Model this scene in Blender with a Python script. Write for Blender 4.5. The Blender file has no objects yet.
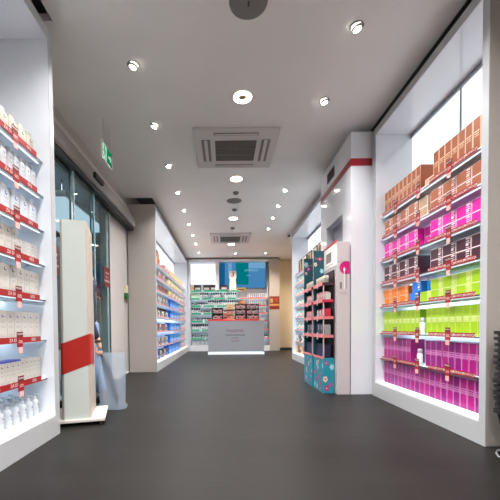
import bpy, bmesh, math, random
from mathutils import Vector, Matrix
random.seed(7)
SC = bpy.context.scene
COL = SC.collection
PI = math.pi
EYE = 0.82

# ------------------------------------------------------------------ materials
def lin(c):
    c /= 255.0
    return c / 12.92 if c <= 0.04045 else ((c + 0.055) / 1.055) ** 2.4
MATS = {}
def mat(name, rgb, rough=0.5, metal=0.0, var=0.04, scale=6.0, emit=0.0, coat=0.0, alpha=None, trans=0.0, bump=0.0, spec=0.5):
    if name in MATS: return MATS[name]
    m = bpy.data.materials.new(name); m.use_nodes = True
    nt = m.node_tree; b = nt.nodes['Principled BSDF']
    col = [lin(v) for v in rgb] + [1]
    tc = nt.nodes.new('ShaderNodeTexCoord')
    nz = nt.nodes.new('ShaderNodeTexNoise'); nz.inputs['Scale'].default_value = scale; nz.inputs['Detail'].default_value = 3
    nt.links.new(tc.outputs['Object'], nz.inputs['Vector'])
    rp = nt.nodes.new('ShaderNodeValToRGB')
    rp.color_ramp.elements[0].position = 0.3; rp.color_ramp.elements[1].position = 0.7
    rp.color_ramp.elements[0].color = [max(0, v * (1 - var)) for v in col[:3]] + [1]
    rp.color_ramp.elements[1].color = [min(1, v * (1 + var)) for v in col[:3]] + [1]
    nt.links.new(nz.outputs['Fac'], rp.inputs['Fac'])
    nt.links.new(rp.outputs['Color'], b.inputs['Base Color'])
    b.inputs['Roughness'].default_value = rough; b.inputs['Metallic'].default_value = metal
    b.inputs['Specular IOR Level'].default_value = spec
    if coat: b.inputs['Coat Weight'].default_value = coat; b.inputs['Coat Roughness'].default_value = 0.05
    if trans: b.inputs['Transmission Weight'].default_value = trans
    if emit:
        b.inputs['Emission Strength'].default_value = emit
        b.inputs['Emission Color'].default_value = col
    if bump:
        bp = nt.nodes.new('ShaderNodeBump'); bp.inputs['Strength'].default_value = bump; bp.inputs['Distance'].default_value = 0.01
        nt.links.new(nz.outputs['Fac'], bp.inputs['Height']); nt.links.new(bp.outputs['Normal'], b.inputs['Normal'])
    MATS[name] = m
    return m

def floor_mat():
    m = bpy.data.materials.new('dark_vinyl_planks'); m.use_nodes = True
    nt = m.node_tree; b = nt.nodes['Principled BSDF']
    tc = nt.nodes.new('ShaderNodeTexCoord')
    br = nt.nodes.new('ShaderNodeTexBrick')
    br.inputs['Scale'].default_value = 1.0; br.inputs['Brick Width'].default_value = 1.2; br.inputs['Row Height'].default_value = 0.19
    br.inputs['Mortar Size'].default_value = 0.0015; br.inputs['Bias'].default_value = 0.0
    c1 = [lin(v) for v in (28, 26, 25)]; c2 = [lin(v) for v in (34, 32, 31)]; cm = [lin(v) for v in (20, 19, 18)]
    br.inputs['Color1'].default_value = c1 + [1]; br.inputs['Color2'].default_value = c2 + [1]; br.inputs['Mortar'].default_value = cm + [1]
    nt.links.new(tc.outputs['Object'], br.inputs['Vector'])
    mp = nt.nodes.new('ShaderNodeMapping'); mp.inputs['Scale'].default_value = (1.2, 22, 1)
    nt.links.new(tc.outputs['Object'], mp.inputs['Vector'])
    nz = nt.nodes.new('ShaderNodeTexNoise'); nz.inputs['Scale'].default_value = 3; nz.inputs['Detail'].default_value = 6
    nt.links.new(mp.outputs['Vector'], nz.inputs['Vector'])
    mx = nt.nodes.new('ShaderNodeMix'); mx.data_type = 'RGBA'; mx.blend_type = 'MULTIPLY'; mx.inputs['Factor'].default_value = 0.45
    nt.links.new(br.outputs['Color'], mx.inputs['A'])
    rp = nt.nodes.new('ShaderNodeValToRGB'); rp.color_ramp.elements[0].color = (.55, .55, .55, 1); rp.color_ramp.elements[0].position = .3
    rp.color_ramp.elements[1].position = .75
    nt.links.new(nz.outputs['Fac'], rp.inputs['Fac']); nt.links.new(rp.outputs['Color'], mx.inputs['B'])
    nt.links.new(mx.outputs['Result'], b.inputs['Base Color'])
    b.inputs['Specular IOR Level'].default_value = .15
    rr = nt.nodes.new('ShaderNodeMapRange'); rr.inputs['To Min'].default_value = .34; rr.inputs['To Max'].default_value = .48
    nt.links.new(nz.outputs['Fac'], rr.inputs['Value']); nt.links.new(rr.outputs['Result'], b.inputs['Roughness'])
    bp = nt.nodes.new('ShaderNodeBump'); bp.inputs['Strength'].default_value = .12; bp.inputs['Distance'].default_value = .004
    nt.links.new(nz.outputs['Fac'], bp.inputs['Height']); nt.links.new(bp.outputs['Normal'], b.inputs['Normal'])
    return m

def glass_mat(name, tint, rough=0.0, mixfac=0.07):
    m = bpy.data.materials.new(name); m.use_nodes = True
    nt = m.node_tree; nt.nodes.clear()
    o = nt.nodes.new('ShaderNodeOutputMaterial'); t = nt.nodes.new('ShaderNodeBsdfTransparent'); g = nt.nodes.new('ShaderNodeBsdfGlossy')
    t.inputs['Color'].default_value = [lin(v) for v in tint] + [1]; g.inputs['Roughness'].default_value = rough
    mx = nt.nodes.new('ShaderNodeMixShader'); mx.inputs['Fac'].default_value = mixfac
    nt.links.new(t.outputs['BSDF'], mx.inputs[1]); nt.links.new(g.outputs['BSDF'], mx.inputs[2])
    nt.links.new(mx.outputs['Shader'], o.inputs['Surface'])
    return m

def frosted_mat(name, rgb, a):
    m = bpy.data.materials.new(name); m.use_nodes = True
    nt = m.node_tree; nt.nodes.clear()
    o = nt.nodes.new('ShaderNodeOutputMaterial'); t = nt.nodes.new('ShaderNodeBsdfTransparent'); d = nt.nodes.new('ShaderNodeBsdfPrincipled')
    tl = nt.nodes.new('ShaderNodeBsdfTranslucent'); tl.inputs['Color'].default_value = [lin(v) for v in rgb] + [1]
    d.inputs['Base Color'].default_value = [lin(v) for v in rgb] + [1]; d.inputs['Roughness'].default_value = .35
    m1 = nt.nodes.new('ShaderNodeMixShader'); m1.inputs['Fac'].default_value = .45
    nt.links.new(d.outputs['BSDF'], m1.inputs[1]); nt.links.new(tl.outputs['BSDF'], m1.inputs[2])
    m2 = nt.nodes.new('ShaderNodeMixShader'); m2.inputs['Fac'].default_value = a
    nt.links.new(t.outputs['BSDF'], m2.inputs[1]); nt.links.new(m1.outputs['Shader'], m2.inputs[2])
    nt.links.new(m2.outputs['Shader'], o.inputs['Surface'])
    return m

def emit_mat(name, rgb, s):
    if name in MATS: return MATS[name]
    m = bpy.data.materials.new(name); m.use_nodes = True
    nt = m.node_tree; nt.nodes.clear()
    o = nt.nodes.new('ShaderNodeOutputMaterial'); e = nt.nodes.new('ShaderNodeEmission')
    e.inputs['Color'].default_value = [lin(v) for v in rgb] + [1]; e.inputs['Strength'].default_value = s
    nt.links.new(e.outputs['Emission'], o.inputs['Surface'])
    MATS[name] = m
    return m

M = {}
M['floor'] = floor_mat()
M['ceil'] = mat('ceiling_paint', (230, 230, 228), .85, var=.02, scale=2)
M['plenum'] = mat('dark_plenum', (120, 117, 113), .9)
M['wall'] = mat('wall_paint', (178, 173, 169), .75, var=.02, scale=2)
M['beige'] = mat('beige_paint', (222, 206, 178), .75, var=.02, scale=2)
M['lacq'] = mat('white_lacquer', (217, 221, 228), .09, var=.01, scale=2, coat=.7)
M['lacq_dim'] = mat('dim_grey_panel', (170, 164, 159), .4, var=.01, scale=2)  # dim warm light on cabinet near ends put into the colour
M['lacq_shaded'] = mat('shaded_white_base', (172, 175, 179), .3, var=.01, scale=3)  # low light on the white bases put into the colour, front edges too
M['matw'] = mat('white_melamine', (226, 230, 236), .45, var=.01, scale=3)
M['rail'] = mat('aluminium_rail', (168, 172, 178), .35, .8)
M['alum'] = mat('brushed_aluminium', (190, 192, 195), .3, .9)
M['black'] = mat('black_plastic', (24, 24, 26), .4)
M['dgrey'] = mat('dark_grey_metal', (52, 53, 56), .4, .3)
M['mgrey'] = mat('mid_grey_plastic', (120, 118, 116), .6)
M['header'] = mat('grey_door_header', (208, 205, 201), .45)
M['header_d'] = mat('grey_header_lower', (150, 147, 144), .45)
M['panel'] = emit_mat('backlit_panel', (246, 249, 255), .6)
M['ledm'] = emit_mat('shelf_led_soft', (222, 244, 250), 1.8)
M['led'] = emit_mat('shelf_led', (226, 242, 255), .7)
M['ledb'] = emit_mat('shelf_led_rear', (222, 242, 255), 4.4)
M['down'] = emit_mat('downlight_glow', (255, 244, 228), 14.0)
M['downw'] = emit_mat('ring_light_glow', (255, 232, 196), 9.0)
M['red'] = mat('signal_red', (146, 14, 16), .4)
M['redb'] = mat('red_band', (150, 18, 38), .35)
M['dred'] = mat('dark_red_card', (92, 14, 24), .5)
M['white'] = mat('white_print', (226, 222, 218), .5)
M['ink'] = mat('dark_ink', (40, 34, 52), .5)
M['grey_ink'] = mat('grey_ink', (150, 150, 152), .5)
M['blue_ink'] = mat('blue_ink', (40, 62, 160), .45)
M['shelf'] = mat('white_shelf', (228, 232, 238), .55)
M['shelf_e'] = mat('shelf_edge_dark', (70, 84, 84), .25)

# ------------------------------------------------------------------ mesh building
_txt = {}
def text_geo(s):
    if s in _txt: return _txt[s]
    cu = bpy.data.curves.new('t', 'FONT'); cu.body = s; cu.size = 1; cu.resolution_u = 2
    cu.align_x = 'CENTER'; cu.align_y = 'CENTER'
    ob = bpy.data.objects.new('t', cu); COL.objects.link(ob)
    dg = bpy.context.evaluated_depsgraph_get()
    me = bpy.data.meshes.new_from_object(ob.evaluated_get(dg))
    v = [tuple(x.co) for x in me.vertices]; f = [tuple(p.vertices) for p in me.polygons]
    bpy.data.objects.remove(ob); bpy.data.curves.remove(cu); bpy.data.meshes.remove(me)
    _txt[s] = (v, f)
    return v, f

class MB:
    def __init__(s): s.v = []; s.f = []; s.mi = []; s.ms = []; s.sm = []
    def idx(s, m):
        if m not in s.ms: s.ms.append(m)
        return s.ms.index(m)
    def add(s, vs, fs, m, smooth=False):
        o = len(s.v); s.v += [tuple(x) for x in vs]; i = s.idx(m)
        for f in fs: s.f.append([o + k for k in f]); s.mi.append(i); s.sm.append(smooth)
        return s
    def box(s, x0, x1, y0, y1, z0, z1, m, bev=0.0):
        if x1 < x0: x0, x1 = x1, x0
        if y1 < y0: y0, y1 = y1, y0
        if bev:
            bm = bmesh.new(); bmesh.ops.create_cube(bm, size=1)
            for v in bm.verts: v.co = Vector(((x0 + x1) / 2 + v.co.x * (x1 - x0), (y0 + y1) / 2 + v.co.y * (y1 - y0), (z0 + z1) / 2 + v.co.z * (z1 - z0)))
            bmesh.ops.bevel(bm, geom=list(bm.edges), offset=bev, segments=2, affect='EDGES', profile=.5)
            s.bm(bm, m); return s
        vs = [(x0, y0, z0), (x1, y0, z0), (x1, y1, z0), (x0, y1, z0), (x0, y0, z1), (x1, y0, z1), (x1, y1, z1), (x0, y1, z1)]
        fs = [(0, 3, 2, 1), (4, 5, 6, 7), (0, 1, 5, 4), (1, 2, 6, 5), (2, 3, 7, 6), (3, 0, 4, 7)]
        return s.add(vs, fs, m)
    def bm(s, bm, m, smooth=False):
        bm.verts.ensure_lookup_table(); bm.verts.index_update()
        s.add([v.co[:] for v in bm.verts], [[v.index for v in f.verts] for f in bm.faces], m, smooth); bm.free(); return s
    def lathe(s, prof, m, c=(0, 0, 0), n=20, sx=1, sy=1, smooth=True, axis='Z', caps=True):
        vs, fs = [], []
        for r, z in prof:
            for k in range(n):
                a = 2 * PI * k / n; p = (r * math.cos(a) * sx, r * math.sin(a) * sy, z)
                if axis == 'X': p = (p[2], p[0], p[1])
                if axis == 'Y': p = (p[0], p[2], p[1])
                vs.append((p[0] + c[0], p[1] + c[1], p[2] + c[2]))
        L = len(prof)
        for i in range(L - 1):
            for k in range(n):
                k2 = (k + 1) % n; q = (i * n + k, i * n + k2, (i + 1) * n + k2, (i + 1) * n + k)
                fs.append(q if axis != 'Y' else q[::-1])
        s.add(vs, fs, m, smooth)
        if caps:
            a = tuple(range(n)); b = tuple(range((L - 1) * n, L * n))
            s.add(vs, [a[::-1], b] if axis != 'Y' else [a, b[::-1]], m)
        return s
    def tube(s, pts, r, m, n=8):
        pts = [Vector(p) for p in pts]; vs, fs = [], []
        for i, p in enumerate(pts):
            t = (pts[min(i + 1, len(pts) - 1)] - pts[max(i - 1, 0)]).normalized()
            u = t.orthogonal().normalized() if i == 0 else (u - t * u.dot(t)).normalized()
            w = t.cross(u)
            for k in range(n):
                a = 2 * PI * k / n; vs.append(p + (u * math.cos(a) + w * math.sin(a)) * r)
        for i in range(len(pts) - 1):
            for k in range(n): fs.append((i * n + k, i * n + (k + 1) % n, (i + 1) * n + (k + 1) % n, (i + 1) * n + k))
        fs.append(tuple(range(n))[::-1]); fs.append(tuple(range((len(pts) - 1) * n, len(pts) * n)))
        return s.add(vs, fs, m, True)
    def prism(s, poly, a0, a1, m, axis='Y'):
        n = len(poly); vs = []
        for a in (a0, a1):
            for p, q in poly: vs.append({'Y': (p, a, q), 'X': (a, p, q), 'Z': (p, q, a)}[axis])
        fs = [tuple(range(n)), tuple(range(n, 2 * n))[::-1]] + [(k, n + k, n + (k + 1) % n, (k + 1) % n) for k in range(n)]
        return s.add(vs, fs, m)
    def quad(s, a, b, c, d, m): return s.add([a, b, c, d], [(0, 1, 2, 3)], m)
    def text(s, t, size, o, right, up, m, wide=1.0):
        v, f = text_geo(t); o = Vector(o); r = Vector(right) * size * wide; u = Vector(up) * size
        return s.add([o + r * p[0] + u * p[1] for p in v], f, m)
    def build(s, name, parent=None):
        me = bpy.data.meshes.new(name); me.from_pydata(s.v, [], s.f)
        for m in s.ms: me.materials.append(m)
        me.polygons.foreach_set('material_index', s.mi); me.polygons.foreach_set('use_smooth', s.sm)
        bm = bmesh.new(); bm.from_mesh(me); bmesh.ops.recalc_face_normals(bm, faces=bm.faces); bm.to_mesh(me); bm.free()
        me.update()
        o = bpy.data.objects.new(name, me); COL.objects.link(o)
        if parent: o.parent = parent
        return o
    def mesh(s, name):
        o = s.build(name); me = o.data; bpy.data.objects.remove(o); return me

def tag(o, label, cat, group=None, kind=None):
    o['label'] = label; o['category'] = cat
    if group: o['group'] = group
    if kind: o['kind'] = kind
    return o
def struct(o, label=None):
    o['kind'] = 'structure'
    if label: o['label'] = label
    return o
def empty(name, loc=(0, 0, 0), rz=0):
    o = bpy.data.objects.new(name, None); COL.objects.link(o); o.location = loc; o.rotation_euler = (0, 0, rz); o.empty_display_size = .05
    return o
def recenter(o, p):
    """move the object's origin to p without moving its shape (only for top-level meshes built in world space)"""
    o.data.transform(Matrix.Translation(-Vector(p))); o.location = p
    return o
ONES = ['first', 'second', 'third', 'fourth', 'fifth', 'sixth', 'seventh', 'eighth', 'ninth', 'tenth', 'eleventh', 'twelfth', 'thirteenth',
        'fourteenth', 'fifteenth', 'sixteenth', 'seventeenth', 'eighteenth', 'nineteenth']
TENS = {20: ('twentieth', 'twenty'), 30: ('thirtieth', 'thirty'), 40: ('fortieth', 'forty'), 50: ('fiftieth', 'fifty')}
def nth(n):
    if n < 20: return ONES[n - 1]
    t = n // 10 * 10
    return TENS[t][0] if n == t else TENS[t][1] + '-' + ONES[n - t - 1]

# product prototypes: (name, body mesh, [(part name, mesh)]); front looks along +X, width along Y, base at z 0
def place(pr, loc, rz, label, cat, group):
    o = bpy.data.objects.new(pr[0], pr[1]); COL.objects.link(o); o.location = loc; o.rotation_euler = (0, 0, rz)
    for n, me in pr[2]:
        c = bpy.data.objects.new(n, me); COL.objects.link(c); c.parent = o
    return tag(o, label, cat, group)

# ------------------------------------------------------------------ camera
F = 337.0; TH = math.radians(1.5)
cam = bpy.data.cameras.new('camera'); co = bpy.data.objects.new('camera', cam); COL.objects.link(co)
cam.sensor_width = 36; cam.lens = F * 36 / 500; cam.clip_start = .05
co.location = (0, 0, EYE); co.rotation_euler = (PI / 2 - TH, math.radians(0.5), 0)
cam.shift_x = (250 - 225) / 500; cam.shift_y = (327 + F * math.tan(TH) - 250) / 500
SC.camera = co
SC.cycles.diffuse_bounces = 8

# ------------------------------------------------------------------ setting
CZ = 3.17
WL, WR, YB, Y0 = -1.78, 2.22, 12.0, -2.2
struct(recenter(MB().box(WL - .1, WR + .7, Y0, YB + .1, -.06, 0, M['floor']).build('floor'), (0, 0, 0)))
c = MB()
c.box(-1.30, 1.775, Y0, 11.5, CZ, CZ + .06, M['ceil'])
c.box(WL - .1, -1.30, 2.64, 6.17, CZ, CZ + .06, M['ceil']); c.box(WL - .1, -1.30, Y0, 1.18, CZ, CZ + .06, M['ceil'])
c.box(1.775, WR + .7, 8.52, 11.5, CZ, CZ + .06, M['ceil']); c.box(1.775, WR + .7, Y0, 2.24, CZ, CZ + .06, M['ceil'])
c.box(1.88, WR + .7, 11.5, YB, CZ, CZ + .06, M['ceil'])
struct(c.build('ceiling'))
struct(MB().box(WL - .1, WR + .7, Y0, YB + .1, 3.45, 3.5, M['plenum']).build('ceiling_upper'))
w = MB()
w.box(WL - .1, WL, Y0, 3.25, 0, 3.45, M['wall']); w.box(WL - .1, WL, 5.12, YB, 0, 3.45, M['wall']); w.box(WL - .1, WL, 3.25, 5.12, 2.66, 3.45, M['wall'])
struct(w.build('wall_left'))
struct(MB().box(WR, WR + .1, Y0, 8.6, 0, 3.45, M['wall']).box(WR, WR + .7, 8.55, 8.6, 0, 3.45, M['beige']).box(WR + .6, WR + .7, 8.6, YB, 0, 3.45, M['beige']).build('wall_right'))
struct(MB().box(WL, WR + .7, YB, YB + .1, 0, 3.45, M['beige']).build('wall_back'))
struct(MB().box(WL, WR, Y0 - .1, Y0, 0, 3.45, M['wall']).build('wall_front'))
struct(MB().box(1.9, WR + .6, YB - .012, YB, 0, .07, M['dgrey']).build('baseboard_back'))
struct(MB().box(WL, WL + .012, 5.24, 6.17, 0, .03, M['header']).build('baseboard_left'))

# pillar with the red band
PX, PY0, PY1, PT = 1.5, 4.02, 5.27, 3.1
p = MB()
DN0, DN1, DNT = 4.30, 4.98, 2.24
p.box(PX, WR, PY0, DN0, 0, PT, M['lacq']); p.box(PX, WR, DN1, PY1, 0, PT, M['lacq']); p.box(PX, WR, DN0, DN1, DNT, PT, M['lacq'])
pil = struct(p.build('pillar'))
bz0, bz1 = 2.705, 2.79
b = MB(); b.box(PX - .004, PX, PY0 - .004, PY1, bz0, bz1, M['redb']); b.box(PX, 1.748, PY0 - .004, PY0, bz0, bz1, M['redb'])
struct(b.build('red_band', pil))
v = MB(); v.box(PX - .006, PX, 4.62, 4.92, 2.86, 3.0, M['mgrey'])
for k in range(7): v.box(PX - .012, PX - .006, 4.63, 4.91, 2.87 + k * .018, 2.878 + k * .018, M['dgrey'])
struct(v.build('vent_grille', pil))
d = MB(); d.box(PX + .1, PX + .14, DN0, DN1, 0, DNT, mat('blue_grey_door', (150, 158, 176), .25))
dd = struct(d.build('door_2'))
struct(MB().box(PX + .06, PX + .1, 4.38, 4.40, .98, 1.1, M['alum'], .004).build('door_handle', dd))

# ------------------------------------------------------------------ wall cabinets
LEVELS = [2.065, 1.81, 1.55, 1.295, 1.035, .735, .445]
DECK = .175
def wall_cabinet(name, label, side, xf, xb, y0, y1, top, mull, shelf_in=.06, led=True, panel=True, led_edge=True, levels=LEVELS, ends=(True, True)):
    """side +1: open side looks along -X (right-hand wall), -1: looks along +X"""
    r = empty(name, (xf, (y0 + y1) / 2, 0)); tag(r, label, 'display cabinet')
    X = lambda d: side * d               # depth from the front plane, local
    yl0, yl1 = y0 - (y0 + y1) / 2, y1 - (y0 + y1) / 2
    D = abs(xb - xf); T = .06
    MB().box(X(.004), X(D), yl0, yl0 + T, 0, top, M['lacq_dim'], .003).box(X(0), X(.004), yl0, yl0 + T, 0, top, M['lacq_shaded']).build('side_panel', r)
    MB().box(X(.004), X(D), yl1 - T, yl1, 0, top, M['lacq'], .003).box(X(0), X(.004), yl1 - T, yl1, 0, top, M['lacq_shaded']).build('side_panel', r)
    MB().box(X(.004), X(D), yl0 + T, yl1 - T, top - .075, top, M['lacq'], .003).box(X(0), X(.004), yl0 + T, yl1 - T, top - .075, top, M['lacq_shaded']).build('top_panel', r)
    MB().box(X(0), X(D), yl0 + T, yl1 - T, 0, DECK - .02, M['lacq_shaded']).box(X(0.004), X(D), yl0 + T, yl1 - T, DECK - .02, DECK, M['matw']).build('base', r)
    MB().box(X(D - .03), X(D), yl0 + T, yl1 - T, DECK, top - .075, M['matw']).build('back_panel', r)
    zt = top - .09
    ys = [yl0 + T] + [m - (y0 + y1) / 2 for m in mull] + [yl1 - T]
    if panel:
        for a, b_ in zip(ys[:-1], ys[1:]):
            MB().box(X(D - .045), X(D - .031), a + .008, b_ - .008, LEVELS[0] + .03, zt - .03, M['panel']).build('light_panel', r)
        m_ = MB(); m_.box(X(D - .06), X(D - .031), yl0 + T, yl1 - T, zt - .03, zt, M['rail'])
        for a in ys[1:-1]: m_.box(X(D - .055), X(D - .031), a - .008, a + .008, LEVELS[0] + .03, zt - .03, M['rail'])
        m_.build('panel_frame', r)
    shelves = []
    for z in levels:
        s = MB().box(X(shelf_in), X(D - .05), yl0 + T + .002, yl1 - T - .002, z - .010, z, M['shelf'])
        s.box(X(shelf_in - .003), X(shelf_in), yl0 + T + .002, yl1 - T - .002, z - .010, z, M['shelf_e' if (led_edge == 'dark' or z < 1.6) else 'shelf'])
        so = s.build('shelf', r); shelves.append((z, so))
        if led:
            MB().box(X(shelf_in + .022), X(shelf_in + .036), yl0 + T + .01, yl1 - T - .01, z - .0135, z - .0105, M['led']).build('led_strip', so)
            MB().box(X(D - .075), X(D - .055), yl0 + T + .01, yl1 - T - .01, z - .0145, z - .0105, M['ledb']).build('led_strip', so)
    s = shelves
    return r, s

def price_strip(parent, root, side, xfront, ya, yb, z, txts, name='price_strip', h=.036, rgb='red', tm='white', size=None):
    """a printed strip on a shelf lip; world coordinates in, parented with the cabinet's offset"""
    off = root.location; m = MB(); xo = xfront - off.x; side_n = -side
    x0, x1 = sorted((xo, xo + side_n * .003))
    m.box(x0, x1, ya - off.y, yb - off.y, z - .010, z - .010 + h, M[rgb] if isinstance(rgb, str) else rgb)
    n = len(txts); xt = xo + side_n * .0036
    for i, t in enumerate(txts):
        if not t: continue
        f = (i + .5) / n; yy = (ya + (yb - ya) * f if side < 0 else yb + (ya - yb) * f) - off.y
        m.text(t, size or h * .7, (xt, yy, z - .010 + h / 2), (0, -side, 0), (0, 0, 1), M[tm])
    return m.build(name, parent)

def price_sign(parent, root, side, xfront, y, z, tall=.10, wide=.062, tail=True):
    off = root.location; xo = xfront - off.x; n = -side; m = MB()
    x0 = xo + n * .005; x1 = xo + n * .008
    m.box(x0, x1, y - off.y - wide / 2, y - off.y + wide / 2, z - .035, z - .035 + tall, M['red'])
    m.box(x1, x1 + n * .001, y - off.y - wide / 2, y - off.y + wide / 2, z - .035 + tall - .032, z - .035 + tall, M['dred'])
    m.text('PROMO', .02, (x1 + n * .0015, y - off.y, z - .035 + tall - .016), (0, -side, 0), (0, 0, 1), M['white'], .9)
    m.text('-50%', .029, (x1 + n * .0012, y - off.y, z - .035 + tall * .34), (0, -side, 0), (0, 0, 1), M['white'], .85)
    if tail: m.box(x0, x1, y - off.y - wide * .3, y - off.y + wide * .4, z - .075, z - .036, mat('pale_pink_tag', (220, 168, 162), .5))
    return m.build('price_sign', parent)

# --- right-hand cabinet of hair colour boxes
RXF, RXB, RY0, RY1 = 1.74, 2.2, 2.245, 3.97
Rr, Rs = wall_cabinet('display_cabinet', 'glossy white backlit cabinet filled with copper, pink, lime and magenta boxes', 1, RXF, RXB, RY0, RY1, 3.075, [3.1])
RSX = RXF + .06
for i, (z, so) in enumerate(Rs):
    t = ['PROMOCJA'] * 3
    price_strip(so, Rr, 1, RSX - .003, 2.42, 2.98, z, ['PROMOCJA'] * 5)
    price_strip(so, Rr, 1, RSX - .003, 3.18, 3.86, z, ['PROMOCJA'] * 5)
    for y in (2.71, 3.14, 3.55): price_sign(so, Rr, 1, RSX - .003, y, z)

def tall_box(name, body, edge, band, ink, w=.076, h=.25, d=.14, top=None):
    m = MB(); m.box(-d, 0, -w / 2, w / 2, 0, h, body)
    e = .0006
    for y in (-w / 2, w / 2 - .006): m.quad((e, y, .0), (e, y + .006, .0), (e, y + .006, h), (e, y, h), edge)
    z0, z1 = h * .46, h * .66
    if band: m.quad((e * 1.5, -w / 2 + .006, z0), (e * 1.5, w / 2 - .006, z0), (e * 1.5, w / 2 - .006, z1), (e * 1.5, -w / 2 + .006, z1), band)
    for k in range(3):
        zz = z1 - .016 - k * .015; hw = (w / 2 - .012) * (1, .8, .9)[k]
        m.quad((e * 2.2, -hw, zz), (e * 2.2, hw, zz), (e * 2.2, hw, zz + (.009, .006, .005)[k]), (e * 2.2, -hw, zz + (.009, .006, .005)[k]), ink)
    m.quad((e, -w / 2 + .01, .012), (e, w / 2 - .01, .012), (e, w / 2 - .01, .017), (e, -w / 2 + .01, .017), ink)
    return (name, m.mesh(name), [])
def wide_box(name, body, edge, ink, w=.162, h=.094, d=.2, label=None):
    m = MB(); m.box(-d, 0, -w / 2, w / 2, 0, h, body); e = .0006
    for y in (-w / 2, w / 2 - .004): m.quad((e, y, 0), (e, y + .004, 0), (e, y + .004, h), (e, y, h), edge)
    for z in (0, h - .004): m.quad((e, -w / 2, z), (e, w / 2, z), (e, w / 2, z + .004), (e, -w / 2, z + .004), edge)
    a = w / 2 - .052
    if label: m.quad((e * 1.2, a - .004, .004), (e * 1.2, w / 2 - .004, .004), (e * 1.2, w / 2 - .004, h - .004), (e * 1.2, a - .004, h - .004), label)
    for k, (hh, ww) in enumerate(((.013, .04), (.007, .034), (.007, .04), (.016, .028), (.006, .036))):
        zz = h - .02 - k * .0155
        m.quad((e * 2, a, zz), (e * 2, a + ww, zz), (e * 2, a + ww, zz + hh * .8), (e * 2, a, zz + hh * .8), ink)
    return (name, m.mesh(name), [])

cop = mat('copper_card', (158, 88, 56), .32, .25); cop2 = mat('copper_card_light', (166, 100, 70), .35, .2); cream = mat('cream_print', (228, 198, 168), .5)
hot = mat('hot_pink_card', (206, 26, 156), .35); mar = mat('maroon_card', (64, 26, 42), .35); pale = mat('pale_print', (236, 222, 226), .5)
ora = mat('orange_card', (228, 118, 14), .4); lim = mat('lime_card', (150, 192, 8), .4); lim2 = mat('lime_pale', (180, 204, 96), .45); limp = mat('lime_white_print', (202, 216, 150), .5)
mag = mat('magenta_card', (154, 6, 112), .35); mag2 = mat('purple_magenta_card', (128, 8, 112), .35); magp = mat('pink_label', (190, 112, 168), .5); magi = mat('plum_ink', (130, 34, 120), .5)
blu = mat('bright_blue_card', (24, 116, 214), .4); whp = mat('white_card', (240, 238, 236), .45); tan = mat('tan_card', (196, 160, 126), .45)
PB = {
    'copper_tall': tall_box('hair_colour_box', cop, cream, None, cream),
    'lime_tall': tall_box('hair_colour_box', lim, lim2, lim2, limp, h=.235),
    'mag_tall': tall_box('hair_colour_box', mag, magp, magp, magi, h=.235),
    'pur_tall': tall_box('hair_colour_box', mag2, magp, magp, magi, h=.235),
    'copper_wide': wide_box('hair_colour_box', cop2, pale, pale),
    'pink_wide': wide_box('hair_colour_box', hot, pale, pale),
    'maroon_wide': wide_box('hair_colour_box', mar, pale, pale),
    'orange_wide': wide_box('hair_colour_box', ora, cream, cream),
    'lime_wide': wide_box('hair_colour_box', lim, limp, limp, label=lim2),
    'blue_wide': wide_box('hair_colour_box', blu, blu, whp, w=.15, h=.1),
    'white_wide': wide_box('hair_colour_box', tan, whp, M['grey_ink'], w=.14, h=.09),
}
SH = ['top shelf', 'second shelf down', 'third shelf down', 'fourth shelf down', 'fifth shelf down', 'sixth shelf down', 'seventh shelf down', 'bottom deck']
def r_row(si, kinds, y, yend, col, dx=.035, step=None, layers=1, note='', start=1, w=.0785):
    """a row from the pillar end (far) towards the camera"""
    n = start
    z0 = (LEVELS + [DECK])[si] + .001
    while y - w >= yend:
        for L in range(layers):
            k = kinds if isinstance(kinds, str) else random.choice(kinds)
            c_ = col if isinstance(col, str) else col[k]
            h = .0945
            lab = f'{nth(n)} {c_} box from pillar end{note}' + (', upper layer' if L else (', lower layer' if layers > 1 else '')) + f', {SH[si]}, colourful cabinet'
            place(PB[k], (RSX + dx + random.uniform(-.002, .002), y - w / 2, z0 + L * h), PI, lab, 'box', f'{c_} boxes on the {SH[si]} of the colourful cabinet')
        y -= w; n += 1
    return n
# (yfar, ynear) ranges
n = r_row(0, 'copper_tall', 3.88, 3.16, 'tall copper')
place(PB['white_wide'], (RSX + .06, 3.075, LEVELS[0] + .001), PI, 'small tan box between two groups of tall copper boxes, top shelf, colourful cabinet', 'box', 'tan boxes in the colourful cabinet')
r_row(0, 'copper_tall', 2.985, 2.33, 'tall copper', start=n)
n = r_row(1, 'copper_wide', 3.88, 3.2, 'flat copper', layers=2, w=.1655)
for L in range(2): place(PB['white_wide'], (RSX + .03, 3.125, LEVELS[1] + .001 + L * .0905), PI, f'{("lower", "upper")[L]} tan and white box beside flat copper boxes, second shelf down, colourful cabinet', 'box', 'tan boxes in the colourful cabinet')
r_row(1, 'copper_wide', 3.02, 2.33, 'flat copper', layers=2, w=.1655, start=n)
n = r_row(2, 'pink_wide', 3.88, 3.2, 'hot pink', layers=2, w=.1655)
n = r_row(2, 'pink_wide', 3.205, 3.03, 'hot pink', layers=2, w=.1655, start=n, dx=.09)
r_row(2, 'pink_wide', 3.02, 2.33, 'hot pink', layers=2, w=.1655, start=n)
n = r_row(3, 'maroon_wide', 3.88, 3.2, 'dark maroon', layers=2, w=.1655)
r_row(3, 'maroon_wide', 3.02, 2.33, 'dark maroon', layers=2, w=.1655, start=n)
n = r_row(4, 'orange_wide', 3.88, 3.37, 'orange', layers=2, w=.1655)
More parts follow.
